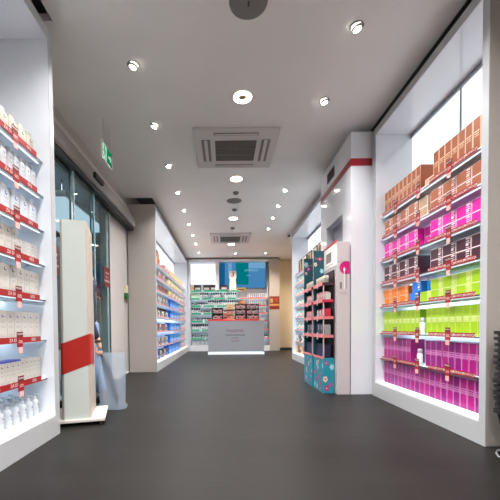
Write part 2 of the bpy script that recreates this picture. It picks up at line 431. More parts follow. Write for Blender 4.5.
for L, yy in ((0, 3.265), (1, 3.225)): place(PB['blue_wide'], (RSX + .03, yy, LEVELS[4] + .001 + L * .1005), PI, f'{("lower", "upper")[L]} of two blue boxes between the orange and the lime boxes', 'box', 'blue boxes in the colourful cabinet')
n = r_row(4, 'lime_wide', 3.175, 3.0, 'flat lime', w=.1655)
r_row(4, 'lime_wide', 3.0095, 2.33, 'flat lime', layers=2, w=.1655, start=n)
bl = mat('blue_gel', (20, 130, 220), .25)
m = MB(); m.lathe([(.026, 0), (.03, .006), (.03, .075), (.026, .088), (.012, .098)], bl, n=16)
cap = MB(); cap.lathe([(.013, .098), (.013, .12), (.008, .124)], whp, n=12)
PB['blue_bottle'] = ('gel_bottle', m.mesh('gel_bottle'), [('cap', cap.mesh('cap'))])
place(PB['blue_bottle'], (RSX + .07, 3.06, LEVELS[4] + .001 + .0955), PI, 'small blue bottle standing on the lowest flat lime box beside the stack', 'bottle', None)
r_row(5, 'lime_tall', 3.88, 3.16, 'tall lime')
m = MB(); m.lathe([(.02, 0), (.024, .006), (.024, .1), (.02, .11)], whp, n=16)
cap = MB(); cap.lathe([(.02, .11), (.02, .15), (.016, .154)], mat('silver_cap', (190, 190, 196), .3, .6), n=16)
PB['white_tube'] = ('cosmetic_bottle', m.mesh('cosmetic_bottle'), [('cap', cap.mesh('cap'))])
place(PB['white_tube'], (RSX + .03, 3.12, LEVELS[5] + .001), PI, 'slim white bottle in the gap between tall lime boxes', 'bottle', None)
r_row(5, 'lime_tall', 3.075, 2.33, 'tall lime', start=10)
MM = {'mag_tall': 'tall magenta', 'pur_tall': 'tall magenta'}
n = r_row(6, ['mag_tall', 'pur_tall'], 3.88, 3.26, MM)
place(PB['white_tube'], (RSX + .03, 3.16, LEVELS[6] + .001), PI, 'slim white bottle in the lit gap between tall magenta boxes', 'bottle', None)
r_row(6, ['mag_tall', 'pur_tall'], 3.08, 2.33, MM, start=n)
r_row(7, ['mag_tall', 'pur_tall'], 3.88, 2.33, MM)

# --- left-hand cabinet of white toiletries
LXF, LXB, LY0, LY1 = -1.298, -1.76, 1.2, 2.62
Lr, Ls = wall_cabinet('display_cabinet', 'white lit cabinet of cream bottles and white cartons next to the entrance gate', -1, LXF, LXB, LY0, LY1, 3.045, [], shelf_in=.06, panel=False, led_edge='dark')
LSX = LXF - .06
for z, so in Ls:
    price_strip(so, Lr, -1, LSX + .003, 1.5, 2.47, z, ['-50%', 'ZA DRUGI', '-50%', 'ZA DRUGI', '-50%'], h=.04, size=.03)
    for y in (1.72, 2.215): price_sign(so, Lr, -1, LSX + .003, y, z)
crm = mat('cream_plastic', (186, 182, 168), .4); wht = mat('white_plastic', (194, 198, 203), .35); wcard = mat('white_carton', (184, 183, 178), .5); lidb = mat('violet_blue_card', (70, 78, 176), .45)
clearp = mat('milky_plastic', (198, 206, 214), .25)
def rrect(w, d, r, n=4):
    pts = []
    for cx, cy, a0 in ((w / 2 - r, d / 2 - r, 0), (-w / 2 + r, d / 2 - r, 90), (-w / 2 + r, -d / 2 + r, 180), (w / 2 - r, -d / 2 + r, 270)):
        for k in range(n + 1):
            a = math.radians(a0 + 90 * k / n); pts.append((cx + r * math.cos(a), cy + r * math.sin(a)))
    return pts
def logo(m, x, z, s, ink, side=1):
    """a round drop mark with a light cut, then lines of small print"""
    vs = [(x, s * math.cos(2 * PI * k / 14), z + s * math.sin(2 * PI * k / 14)) for k in range(14)]
    m.add(vs, [tuple(range(14))], ink)
    vs = [(x + .0004, s * .25 + s * .55 * math.cos(2 * PI * k / 12), z + s * .25 + s * .55 * math.sin(2 * PI * k / 12)) for k in range(12)]
    m.add(vs, [tuple(range(12))], M['white'])
def print_lines(m, x, w, zs, ink):
    for z, f in zs: m.quad((x, -w * f / 2, z), (x, w * f / 2, z), (x, w * f / 2, z + .0028), (x, -w * f / 2, z + .0028), ink)
def flat_bottle(w, d, h, body, capm, ink, caph=.03, sh=.02):
    m = MB(); ring = [((1, 1), 0), ((1, 1), h - sh), ((.92, .86), h - sh * .35), ((.6, .6), h)]
    vs, fs = [], []
    base = rrect(d, w, min(w, d) * .3)
    N = len(base)
    for (fy, fx), z in ring:
        for px, py in base: vs.append((px * fx - d / 2, py * fy, z))
    for i in range(len(ring) - 1):
        for k in range(N): fs.append((i * N + k, i * N + (k + 1) % N, (i + 1) * N + (k + 1) % N, (i + 1) * N + k))
    fs += [tuple(range(N))[::-1], tuple(range((len(ring) - 1) * N, len(ring) * N))]
    m.add(vs, fs, body)
    logo(m, .0006, h * .78, w * .13, ink)
    print_lines(m, .0006, w, [(h * .6, .5), (h * .56, .4), (h * .45, .5), (h * .2, .55), (h * .16, .45)], M['grey_ink'])
    c_ = MB(); base2 = rrect(d * .62, w * .62, min(w, d) * .2)
    vs = [(px - d / 2, py, h + .0005) for px, py in base2] + [(px - d / 2, py, h + caph) for px, py in base2]
    fs = [(k, (k + 1) % N, N + (k + 1) % N, N + k) for k in range(N)] + [tuple(range(N))[::-1], tuple(range(N, 2 * N))]
    c_.add(vs, fs, capm)
    return ('lotion_bottle', m.mesh('lotion_bottle'), [('cap', c_.mesh('cap'))])
def carton(w, d, h, body, ink, topm=None):
    m = MB(); m.box(-d, 0, -w / 2, w / 2, 0, h, body)
    logo(m, .0006, h * .84, w * .15, ink)
    print_lines(m, .0006, w, [(h * .66, .6), (h * .62, .5), (h * .5, .6), (h * .46, .4), (h * .22, .7), (h * .17, .7), (h * .12, .5)], M['grey_ink'])
    parts = []
    if topm:
        t = MB(); t.box(-d, 0, -w / 2, w / 2, h + .0005, h + .012, topm); parts = [('lid', t.mesh('lid'))]
    return ('cosmetic_carton', m.mesh('cosmetic_carton'), parts)
def pump_bottle():
    m = MB(); m.lathe([(.024, 0), (.029, .008), (.029, .095), (.024, .112), (.012, .12)], clearp, (-.029, 0, 0), 18)
    logo(m, .0012, .082, .009, M['ink']); print_lines(m, .0012, .04, [(.06, .7), (.052, .5), (.03, .8)], M['grey_ink'])
    c_ = MB(); c_.lathe([(.013, .1205), (.013, .138), (.006, .14), (.006, .152), (.011, .153), (.011, .162)], wht, (-.029, 0, 0), 12)
    c_.box(-.028, .0, -.006, .006, .154, .162, wht, .002)
    return ('pump_bottle', m.mesh('pump_bottle'), [('pump', c_.mesh('pump'))])
LB = {
    'cream': flat_bottle(.086, .06, .15, crm, crm, M['ink'], .024),
    'white': flat_bottle(.056, .05, .17, wht, wht, M['blue_ink'], .03),
    'wide': flat_bottle(.096, .06, .18, clearp, wht, M['blue_ink'], .02, .03),
    'ct_d': carton(.064, .07, .19, wcard, M['ink']), 'ct_s': carton(.045, .06, .14, wcard, M['blue_ink']),
    'ct_w': carton(.078, .08, .2, wcard, M['ink']), 'ct_m': carton(.056, .07, .195, wcard, M['ink']), 'ct_b': carton(.073, .08, .2, wcard, M['blue_ink']),
    'ct_v': carton(.052, .08, .155, wcard, M['ink'], lidb), 'ct_v2': carton(.046, .08, .165, wcard, M['ink']),
    'pump': pump_bottle(),
}
DESC = {'cream': ('cream flat bottle', 'bottle'), 'white': ('slim white bottle', 'bottle'), 'wide': ('wide milky bottle', 'bottle'), 'ct_d': ('white carton', 'carton'), 'ct_s': ('short white carton', 'carton'),
        'ct_w': ('broad white carton', 'carton'), 'ct_m': ('white carton', 'carton'), 'ct_b': ('blue-marked white carton', 'carton'), 'ct_v': ('violet-topped white carton', 'carton'), 'ct_v2': ('narrow white carton', 'carton'), 'pump': ('clear pump bottle', 'bottle')}
def l_row(si, runs, rows=1, dx=.035):
    """runs: list of (kind, count, pitch) from the gate end (far) towards the camera"""
    z = (LEVELS + [DECK])[si] + .001
    for rr_ in range(rows):
        y = 2.535 - .01 * rr_; cnt = {}
        for k, n_, pitch in runs:
            for i in range(n_):
                cnt[k] = cnt.get(k, 0) + 1; ds, cat = DESC[k]
                if y - pitch < LY0 + .07: break
                lab = f'{nth(cnt[k])} {ds} from gate end, {SH[si]}' + ('' if rows == 1 else f', {("front", "middle", "rear")[rr_]} row') + ', white toiletries cabinet'
                place(LB[k], (LSX - dx - rr_ * .085, y - pitch / 2, z), 0, lab, cat, f'{ds}s on the {SH[si]} of the toiletries cabinet')
                y -= pitch
l_row(0, [('cream', 9, .098)], dx=.04)
l_row(1, [('white', 14, .066)])
l_row(2, [('wide', 9, .102)])
l_row(3, [('ct_s', 5, .049), ('ct_d', 10, .068)])
l_row(4, [('ct_m', 3, .06), ('ct_w', 8, .082)])
l_row(5, [('ct_b', 11, .076)])
l_row(6, [('ct_v2', 5, .049), ('ct_v', 12, .055)])
l_row(7, [('pump', 11, .08)], rows=3)

# --- long cabinet beyond the entrance (left)
BXF, BXB, BY0, BY1 = -1.255, -1.76, 6.18, 11.47
Br, Bs = wall_cabinet('display_cabinet', 'long white cabinet of blue packs and mixed cosmetics running to the back wall', -1, BXF, BXB, BY0, BY1, 3.06, [7.6, 8.5, 9.4, 10.3])
BSX = BXF - .06
pinkstrip = mat('pink_strip', (186, 132, 130), .5)
for z, so in Bs:
    for ya, yb in ((6.35, 7.9), (8.0, 9.6), (9.7, 11.3)): price_strip(so, Br, -1, BSX + .003, ya, yb, z, [], rgb=pinkstrip, h=.03)
def small_pack(name, w, d, h, body, lab, kind='box', capm=None):
    m = MB()
    if kind == 'box':
        m.box(-d, 0, -w / 2, w / 2, 0, h, body)
        if lab: m.quad((.0008, -w * .36, h * .2), (.0008, w * .36, h * .2), (.0008, w * .36, h * .55), (.0008, -w * .36, h * .55), lab)
    else:
        r = w / 2
        m.lathe([(r * .92, 0), (r, h * .04), (r, h * .62), (r * .6, h * .72)], body, (-r, 0, 0), 12)
        m.lathe([(r * .62, h * .72), (r * .62, h)], capm or M['black'], (-r, 0, 0), 12)
        if lab: m.lathe([(r * 1.02, h * .18), (r * 1.02, h * .5)], lab, (-r, 0, 0), 12, caps=False)
    return (name, m.mesh(name), [])
c_navy = mat('navy_card', (40, 42, 88), .4); c_dk = mat('dark_brown_card', (58, 36, 36), .4); c_rose = mat('rose_card', (160, 66, 82), .45); c_wht = mat('off_white_card', (190, 186, 178), .5)
c_blue = mat('azure_pack', (22, 140, 228), .35); c_blue2 = mat('deep_azure_pack', (8, 92, 200), .35); c_yel = mat('pale_yellow_card', (204, 190, 116), .45); c_gold = mat('gold_card', (196, 160, 84), .35, .3)
c_sage = mat('sage_card', (168, 196, 170), .45); c_viol = mat('violet_card', (96, 90, 170), .4); c_pink = mat('blush_card', (200, 140, 142), .45); c_teal = mat('teal_card', (70, 150, 146), .4)
SP = {
    'blue': ('azure pack', small_pack('cosmetic_pack', .17, .12, .19, c_blue, c_wht)), 'blue2': ('deep blue pack', small_pack('cosmetic_pack', .17, .12, .2, c_blue2, c_blue)),
    'dark': ('dark brown box', small_pack('cosmetic_box', .16, .12, .15, c_dk, M['mgrey'])), 'navy': ('navy box', small_pack('cosmetic_box', .15, .12, .17, c_navy, c_viol)),
    'rose': ('rose box', small_pack('cosmetic_box', .15, .12, .14, c_rose, c_dk)), 'off': ('off-white box', small_pack('cosmetic_box', .15, .12, .17, c_wht, c_navy)),
    'sage': ('sage green bottle', small_pack('cosmetic_bottle', .09, .09, .2, c_sage, c_wht, 'b')), 'white': ('white bottle', small_pack('cosmetic_bottle', .08, .08, .19, c_wht, c_pink, 'b', c_wht)),
    'blackcap': ('black-capped bottle', small_pack('cosmetic_bottle', .085, .085, .19, c_wht, c_dk, 'b')), 'viol': ('violet box', small_pack('cosmetic_box', .15, .12, .17, c_viol, c_wht)),
    'yel': ('pale yellow box', small_pack('cosmetic_box', .16, .1, .16, c_yel, c_wht)), 'gold': ('gold box', small_pack('cosmetic_box', .16, .1, .17, c_gold, c_yel)),
    'pink': ('blush pink box', small_pack('cosmetic_box', .14, .1, .15, c_pink, c_wht)), 'teal': ('teal bottle', small_pack('cosmetic_bottle', .085, .085, .2, c_teal, c_wht, 'b', c_wht)),
}
CATOF = lambda k: 'bottle' if 'bottle' in SP[k][0] else ('pack' if 'pack' in SP[k][0] else 'box')
def b_row(si, segs):
    z = (LEVELS + [DECK])[si] + .001; cnt = {}
    for ya, yb, kinds in segs:
        y = ya; i = 0
        while y < yb:
            k = kinds[i % len(kinds)]; i += 1
            ds, pr = SP[k]; w = pr[1].bounding_box[4][1] * 2 if hasattr(pr[1], 'bounding_box') else max(v.co.y for v in pr[1].vertices) * 2
            if y + w > yb: break
            cnt[k] = cnt.get(k, 0) + 1
            place(pr, (BSX - .03, y + w / 2, z), 0, f'{nth(cnt[k])} {ds} from entrance end, {SH[si]}, long cabinet', CATOF(k), f'{ds}s on the {SH[si]} of the long cabinet')
            y += w + .008
far = (10.15, 11.35)
b_row(0, [(6.3, 7.2, ['gold', 'rose']), (7.6, 8.4, ['pink', 'off']), (8.4, 10.9, ['yel', 'gold'])])
b_row(1, [(6.3, 6.7, ['dark']), (6.75, 8.0, ['dark', 'off', 'rose']), (8.0, 10.8, ['sage', 'yel', 'off', 'yel'])])
b_row(2, [(6.3, 7.0, ['off', 'dark']), (7.0, 8.1, ['rose', 'dark', 'dark']), (8.2, 10.4, ['yel', 'off', 'sage', 'pink']), (10.5, 11.3, ['white'])])
b_row(3, [(6.3, 7.1, ['dark', 'off']), (7.1, 8.1, ['off', 'dark']), (8.3, 10.0, ['blue2', 'blue']), (10.1, 11.3, ['white'])])
b_row(4, [(6.3, 8.0, ['sage', 'blackcap', 'sage', 'dark']), (8.3, 10.1, ['blue2', 'blue', 'blue']), (10.2, 11.3, ['white'])])
b_row(5, [(6.3, 8.0, ['off', 'dark', 'rose', 'dark']), (8.2, 10.3, ['blue2', 'blue', 'blue']), (10.4, 11.3, ['white'])])
b_row(6, [(6.3, 6.8, ['viol']), (6.8, 8.0, ['off', 'dark', 'off']), (8.2, 10.3, ['blue2', 'blue', 'blue']), (10.4, 11.3, ['white'])])
b_row(7, [(6.3, 6.8, ['viol', 'rose']), (6.8, 8.0, ['navy', 'off', 'dark']), (8.0, 10.3, ['blue2', 'blue', 'blue2']), (10.4, 11.3, ['white'])])
# leaning dark poster on the top shelf
m = MB(); m.box(-.014, 0, -.17, .17, 0, .46, c_dk, .003); m.box(0, .001, -.14, .14, .04, .42, mat('umber_print', (104, 62, 52), .5)); m.box(.001, .002, -.08, .05, .16, .38, mat('skin_print', (170, 116, 92), .5))
o = m.build('poster'); o.location = (BSX - .11, 7.42, LEVELS[0] + .001); o.rotation_euler = (0, -.12, 0)
tag(o, 'dark brown poster card leaning on top shelf of the long cabinet', 'poster')

# --- cabinet behind the teal stands (right)
CXF, CXB, CY0, CY1 = 1.685, 2.13, 5.3, 8.49
Cr, Cs = wall_cabinet('display_cabinet', 'white lit cabinet of teal bottles behind the two teal display stands', 1, CXF, CXB, CY0, CY1, 3.09, [6.2, 6.95, 7.7])
CSX = CXF + .06
for z, so in Cs:
    for ya, yb in ((5.4, 6.9), (7.0, 8.3)): price_strip(so, Cr, 1, CSX - .003, ya, yb, z, [], rgb=pinkstrip, h=.03)
for si in range(1, 8):
    z = (LEVELS + [DECK])[si] + .001; cnt = {}; y = 8.36; i = 0
    kinds = [['teal', 'teal', 'white']] * 5 + [['off', 'teal', 'dark']] + [['gold', 'rose', 'off']]
    while y > 5.6:
        k = kinds[si - 1][i % 3]; i += 1; ds, pr = SP[k]; w = max(v.co.y for v in pr[1].vertices) * 2
        cnt[k] = cnt.get(k, 0) + 1
        place(pr, (CSX + .03, y - w / 2, z), PI, f'{nth(cnt[k])} {ds} from back end, {SH[si]}, cabinet behind teal stands', CATOF(k), f'{ds}s on the {SH[si]} behind the teal stands')
        y -= w + .03
for i, y in enumerate((8.1, 7.62, 7.2, 6.78, 6.36)):
    m = MB(); m.box(-.02, 0, -.17, .17, 0, .34, M['black'], .003); m.box(0, .001, -.14, .14, .03, .31, c_gold if i % 2 == 0 else c_wht); m.box(.001, .002, -.09, .03, .05, .28, c_dk)
    o = m.build('framed_card'); o.location = (CSX + .06, y, LEVELS[0] + .001); o.rotation_euler = (0, 0, PI)
    tag(o, f'{nth(i + 1)} dark framed card from back end on top shelf behind teal stands', 'display card', 'framed cards above the teal stands')

# ------------------------------------------------------------------ teal display stands
teal = mat('teal_board', (20, 110, 122), .45); tealb = mat('teal_blue_board', (24, 130, 150), .45); dteal = mat('dark_teal_board', (12, 72, 84), .45); magf = mat('magenta_flower', (176, 40, 120), .5); crf = mat('cream_flower', (226, 196, 176), .5); bluf = mat('pale_blue_flower', (130, 196, 216), .5)
salmon = mat('salmon_lip', (204, 116, 116), .5); dshelf = mat('dark_shelf', (46, 26, 34), .5)
def flowers(m, fn, u0, u1, z0, z1, n, seed):
    rg = random.Random(seed); pts = []
    for _ in range(n * 12):
        u = rg.uniform(u0 + .02, u1 - .02); z = rg.uniform(z0 + .025, z1 - .025)
        if all(abs(u - a) + abs(z - b) > .075 for a, b in pts): pts.append((u, z))
        if len(pts) >= n: break
    for i, (u, z) in enumerate(pts):
        r = rg.uniform(.018, .032); c1, c2 = ((magf, crf), (crf, magf), (bluf, crf), (magf, salmon))[i % 4]
        for k in range(5):
            a = 2 * PI * k / 5 + i; cu, cz = u + r * .6 * math.cos(a), z + r * .8 * math.sin(a)
            m.add([fn(cu + r * .5 * math.cos(t * PI / 4), cz + r * .55 * math.sin(t * PI / 4), .0006) for t in range(8)], [tuple(range(8))], c1)
        m.add([fn(u + r * .35 * math.cos(t * PI / 4), z + r * .35 * math.sin(t * PI / 4), .0012) for t in range(8)], [tuple(range(8))], c2)
def stand(label, x0, x1, y0, y1, seed, bounds):
    r = empty('display_stand', ((x0 + x1) / 2, (y0 + y1) / 2, 0)); tag(r, label, 'display stand', 'teal display stands')
    W, D = (x1 - x0) / 2, (y1 - y0) / 2
    b = MB(); b.box(-W, W, -D, D, 0, .43, tealb)
    flowers(b, lambda u, z, e: (-W - e, u, z), -D, D, 0, .42, 13, seed)
    flowers(b, lambda u, z, e: (u, -D - e, z), -W, W, 0, .42, 5, seed + 1)
    b.build('base', r)
    MB().box(-W - .006, -W, -D, D, .415, .445, salmon).build('base_lip', r)
    f = MB(); f.box(-W, W, D - .02, D, .43, 1.82, dteal)
    flowers(f, lambda u, z, e: (u, D - .02 - e, z), -W, W, 1.5, 1.8, 3, seed + 2)
    f.text('beauty', .04, (0, D - .021, 1.72), (1, 0, 0), (0, 0, 1), salmon)
    f.build('end_panel', r)
    MB().box(W - .008, W, -D, D - .02, .43, 1.5, dshelf).build('back_panel', r)
    MB().box(-W, -W + .014, -D + .001, -D + .010, .43, 1.4, mat('tag_grey_pink', (180, 160, 164), .5)).build('corner_post', r)
    zs = [.71, .935, 1.14, 1.345]
    for i, z in enumerate(zs):
        s = MB().box(-W, W - .008, -D, D - .02, z - .03, z - .012, dshelf).build('shelf', r)
        l = MB(); l.box(-W - .008, -W, -D, D - .02, z - .03, z + .012, salmon); l.box(-W - .01, -W - .008, -D * .1, D * .12, z - .055, z + .035, mat('tag_grey_pink', (180, 160, 164), .5)); l.box(-W - .008, W - .008, -D - .004, -D, z - .03, z + .004, (salmon, salmon, mat('crimson_lip', (180, 30, 60), .5), dshelf)[i])
        l.build('shelf_lip', s)
    return r
st2 = stand('teal flowered display stand against the tall white board, nearer the camera', 1.19, 1.325, 4.09, 4.53, 3, None)
st1 = stand('teal flowered display stand behind the other one, nearer the counter', 1.18, 1.31, 4.57, 5.03, 9, None)
c_jar = mat('pale_green_jar', (150, 164, 146), .4); c_sil = mat('silver_pack', (160, 160, 166), .35, .5); c_drk = mat('midnight_card', (28, 30, 58), .4); c_crim = mat('crimson_card', (176, 34, 60), .45)
SPS = {
    'jar': ('pale green jar', ('cosmetic_jar', MB().lathe([(.026, 0), (.03, .004), (.03, .07)], c_jar, n=14).lathe([(.031, .0705), (.031, .1), (.028, .104)], mat('cream_lid', (186, 182, 166), .4), n=14).mesh('cosmetic_jar'), [])),
    'pinkb': ('blush box', small_pack('cosmetic_box', .06, .07, .12, c_pink, c_rose)), 'whiteb': ('white box', small_pack('cosmetic_box', .05, .07, .1, c_wht, M['mgrey'])),
    'crim': ('crimson box', small_pack('cosmetic_box', .055, .07, .11, c_crim, c_pink)), 'sil': ('silver box', small_pack('cosmetic_box', .055, .07, .14, c_sil, M['dgrey'])),
    'drk': ('midnight blue box', small_pack('cosmetic_box', .06, .07, .16, c_drk, c_navy)),
}
for nm, x0, x1, y0, y1 in (('stand by the white board', 1.19, 1.325, 4.09, 4.53), ('stand nearer the counter', 1.18, 1.31, 4.57, 5.03)):
    for z, kinds, lv in ((1.345, ['jar'], 'top shelf'), (1.14, ['whiteb', 'pinkb'], 'second shelf'), (.935, ['crim', 'whiteb'], 'third shelf'), (.71, ['sil', 'drk'], 'fourth shelf'), (.43, ['drk'], 'base top')):
        cnt = {}; y = y0 + .012; i = 0; zz = z - .011 if z > .5 else z + .001
        while y < y1 - .09:
            k = kinds[i % len(kinds)]; i += 1; ds, pr = SPS[k]; w = max(v.co.y for v in pr[1].vertices) * 2; cnt[k] = cnt.get(k, 0) + 1
            xx = (x0 + .05) if k == 'jar' else x0 + .03
            place(pr, (xx if k == 'jar' else xx - .004, y + w / 2, zz), 0 if k == 'jar' else PI, f'{nth(cnt[k])} {ds} from the front on {lv}, {nm}', 'jar' if k == 'jar' else 'box', f'{ds}es on the {lv} of the {nm}'.replace('jares', 'jars'))
            y += w + .006
# tall white board with the pink circle
hb = empty('advertising_board', (1.41, 4.27, 0)); tag(hb, 'tall white advertising board with magenta circle beside the red-banded pillar', 'advertising board')
WB = mat('white_board', (192, 185, 189), .3, var=.01)
MB().box(-.076, .076, -.26, .26, 0, 1.82, WB, .003).build('board_body', hb)
m = MB()
cx, cz, R = .03, 1.51, .078
pts = [(cx + R * math.cos(2 * PI * k / 40), cz + R * math.sin(2 * PI * k / 40)) for k in range(40)]
pts = [(min(x, .072), z) for x, z in pts]
m.add([(x, -.2608, z) for x, z in pts], [tuple(range(40))], mat('magenta_disc', (196, 16, 116), .4))
for x, zt in ((.008, 1.48), (.03, 1.45)):
    m.box(x - .004, x + .004, -.2614, -.2609, 1.26, zt, M['mgrey'] if x > .01 else whp)
m.add([(.008 + .012 * math.cos(t * PI / 6), -.2616, 1.49 + .022 * math.sin(t * PI / 6)) for t in range(12)], [tuple(range(12))], whp)
m.box(-.045, -.02, -.2612, -.2608, 1.26, 1.34, M['mgrey']); m.text('hair tools', .024, (-.006, -.2612, 1.22), (1, 0, 0), (0, 0, 1), M['mgrey']); m.box(-.045, .035, -.2612, -.2608, 1.195, 1.2, M['grey_ink'])
m.box(-.074, .074, -.2608, -.2602, 1.585, 1.589, M['grey_ink'])
m.build('front_print', hb)
m = MB(); m.box(-.083, -.0762, -.26, .26, 1.55, 1.81, whp); m.box(-.085, -.0832, -.06, .14, 1.62, 1.74, M['mgrey'])
m.text('beauty tools', .05, (-.0835, .0, 1.585), (0, -1, 0), (0, 0, 1), M['mgrey']); m.build('header_sign', hb)
MB().box(-.088, -.072, -.262, .262, 1.8205, 1.838, mat('coral_edge', (226, 88, 92), .4)).build('header_trim', hb)

# ------------------------------------------------------------------ entrance: header, glass, signs
h = MB()
h.prism([(WL, 3.06), (WL, 2.64), (-1.62, 2.64), (-1.62, 2.80)], 2.72, 6.17, M['header'])
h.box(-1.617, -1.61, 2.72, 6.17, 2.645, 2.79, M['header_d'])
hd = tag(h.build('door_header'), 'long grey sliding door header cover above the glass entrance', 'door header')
MB().box(-1.75, -1.64, 2.72, 6.17, 2.585, 2.639, M['black']).build('door_track', hd)
s = MB().box(-.04, 0, -.14, .14, -.035, .035, M['black'], .012).box(0, .002, -.09, .09, -.02, .02, M['dgrey'])
o = s.build('door_sensor'); o.location = (-1.567, 4.33, 2.71); tag(o, 'black motion sensor bar mounted on the grey door header', 'sensor')
gl = glass_mat('door_glass', (214, 232, 236)); ge = mat('glass_edge', (176, 206, 216), .2)
def glass_panel(nm, x, y0, y1, edge):
    g = MB().box(x - .006, x + .006, y0 + .02, y1 - .02, .06, 2.56, gl).build(nm)
    e = MB(); e.box(x - .010, x + .010, y0, y0 + .014, .02, 2.58, edge); e.box(x - .010, x + .010, y1 - .014, y1, .02, 2.58, edge); e.box(x - .015, x + .015, y0 + .02, y1 - .02, .02, .06, M['alum']); e.box(x - .015, x + .015, y0 + .02, y1 - .02, 2.56, 2.58, M['dgrey'])
    e.build('window_frame', g); return struct(g)
glass_panel('window_1', -1.73, 3.27, 3.84, M['alum'])
glass_panel('door_1', -1.69, 3.82, 4.42, ge)
glass_panel('window_2', -1.73, 4.40, 5.10, M['alum'])
for i, (y, z, x, ln) in enumerate(((3.43, 1.51, -1.705, 'narrow dark red notice on the glass stile beside the white cabinet'), (4.92, 1.555, -1.705, 'dark red notice on the far glass panel by the bare wall'))):
    m = MB(); m.box(-.003, 0, -.13, .13, -.15, .15, M['dred'])
    for zz, t in ((.06, 'WITAMY'), (0, '10 - 21'), (-.06, 'ZAPRASZAMY')): m.text(t, .04, (.0006, 0, zz), (0, 1, 0), (0, 0, 1), M['white'])
    o = m.build('notice'); o.location = (x, y, z); o.scale = (1, .42 if i == 0 else 1, .95); tag(o, ln, 'notice')
# exit sign
m = MB(); gr = emit_mat('exit_green', (12, 128, 82), .42); exw = emit_mat('exit_white', (190, 236, 214), .42)
m.box(-.009, .009, -.16, .16, -.085, .085, M['white'])
def ex(poly, mt, e): m.add([(e, y, z) for y, z in poly], [tuple(range(len(poly)))], mt)
ex([(-.152, -.077), (.152, -.077), (.152, .077), (-.152, .077)], gr, .0096)
ex([(-.145, -.07), (-.02, -.07), (-.02, .07), (-.145, .07)], exw, .0102)
ex([(-.085 + .016 * math.cos(t * PI / 6), .045 + .016 * math.sin(t * PI / 6)) for t in range(12)], gr, .0108)
for q in ([(-.105, .025), (-.07, .03), (-.06, -.01), (-.09, -.012)], [(-.105, .025), (-.125, .0), (-.117, -.006), (-.095, .015)], [(-.07, .03), (-.045, .008), (-.052, 0), (-.075, .012)],
          [(-.09, -.012), (-.075, -.012), (-.1, -.05), (-.125, -.058), (-.128, -.05), (-.108, -.042)], [(-.075, -.012), (-.06, -.01), (-.045, -.035), (-.05, -.065), (-.06, -.065), (-.058, -.038)]): ex(q, gr, .0108)
ex([(.03, .012), (.09, .012), (.09, .04), (.13, 0), (.09, -.04), (.09, -.012), (.03, -.012)], exw, .0102)
o = m.build('exit_sign'); o.location = (-1.35, 3.94, 2.81); o.scale = (1, 1.05, 1.15); tag(o, 'green lit emergency exit sign hanging from the ceiling near the entrance', 'sign')
k = MB()
for y in (-.1, .1): k.tube([(0, y, .085), (0, y, CZ - 2.83)], .0016, M['alum'], 6)
k.build('hanging_rod', o)
# green break glass unit
m = MB(); m.box(0, .045, -.045, .045, 0, .13, mat('ivory_box', (216, 206, 180), .5), .004)
o = m.build('door_release'); o.location = (WL, 6.03, 1.44); tag(o, 'ivory and green emergency door release box on wall by the long cabinet', 'switch')
MB().box(0, .055, -.055, .055, -.11, -.001, mat('release_green', (30, 110, 50), .4), .006).build('green_cover', o)
MB().tube([(.02, .01, -.11), (.02, .012, -.18)], .004, M['black'], 6).build('pull_cord', o)

# security gate
eg = empty('security_gate', (-1.255, 2.82, 0), math.radians(16)); tag(eg, 'tall pale security gate pillar with red band on a white base plate', 'security gate')
gw = mat('gate_pale_plastic', (188, 196, 192), .4, var=.01); gb = mat('gate_beige_edge', (176, 166, 156), .45); gred = mat('gate_red', (160, 24, 14), .4)
MB().box(-.24, .225, -.03, .46, .03, .055, mat('gate_base_white', (206, 200, 194), .4), .004).build('base_plate', eg)
f = MB()
for x, y in ((-.2, .0), (.19, .0), (-.2, .42), (.19, .42)): f.lathe([(.014, 0), (.014, .008), (.007, .012), (.007, .03)], M['dgrey'], (x, y, 0), 10)
f.build('adjusting_feet', eg)
prof = [(-.115, .02), (-.095, 0), (.1, 0), (.115, .012), (.115, .44), (.085, .46), (-.09, .46), (-.115, .44)]
b = MB(); n_ = len(prof)
vs = [(x, y, .0555) for x, y in prof] + [(x * .9, y, 1.72) for x, y in prof]
for k in range(n_): b.add([vs[k], vs[(k + 1) % n_], vs[n_ + (k + 1) % n_], vs[n_ + k]], [(0, 1, 2, 3)], gw if k in (1, 5) else gb)
b.add(vs, [tuple(range(n_))[::-1], tuple(range(n_, 2 * n_))], gw); b.build('pillar_body', eg)
b = MB(); e = .0025
def zl(x, z0): return z0 + (x + .115) / .23 * .085
ring = [(-.117, .018), (-.0955, -e), (.1005, -e), (.1172, .011), (.1172, .3)]
vs = [(x, y, zl(x, .43)) for x, y in ring] + [(x, y, zl(x, .69)) for x, y in ring]
vs[4] = (.1172, .3, .49); vs[9] = (.1172, .3, .75)
for k in range(4): b.add([vs[k], vs[k + 1], vs[k + 6], vs[k + 5]], [(0, 1, 2, 3)], gred)
b.build('red_band', eg)

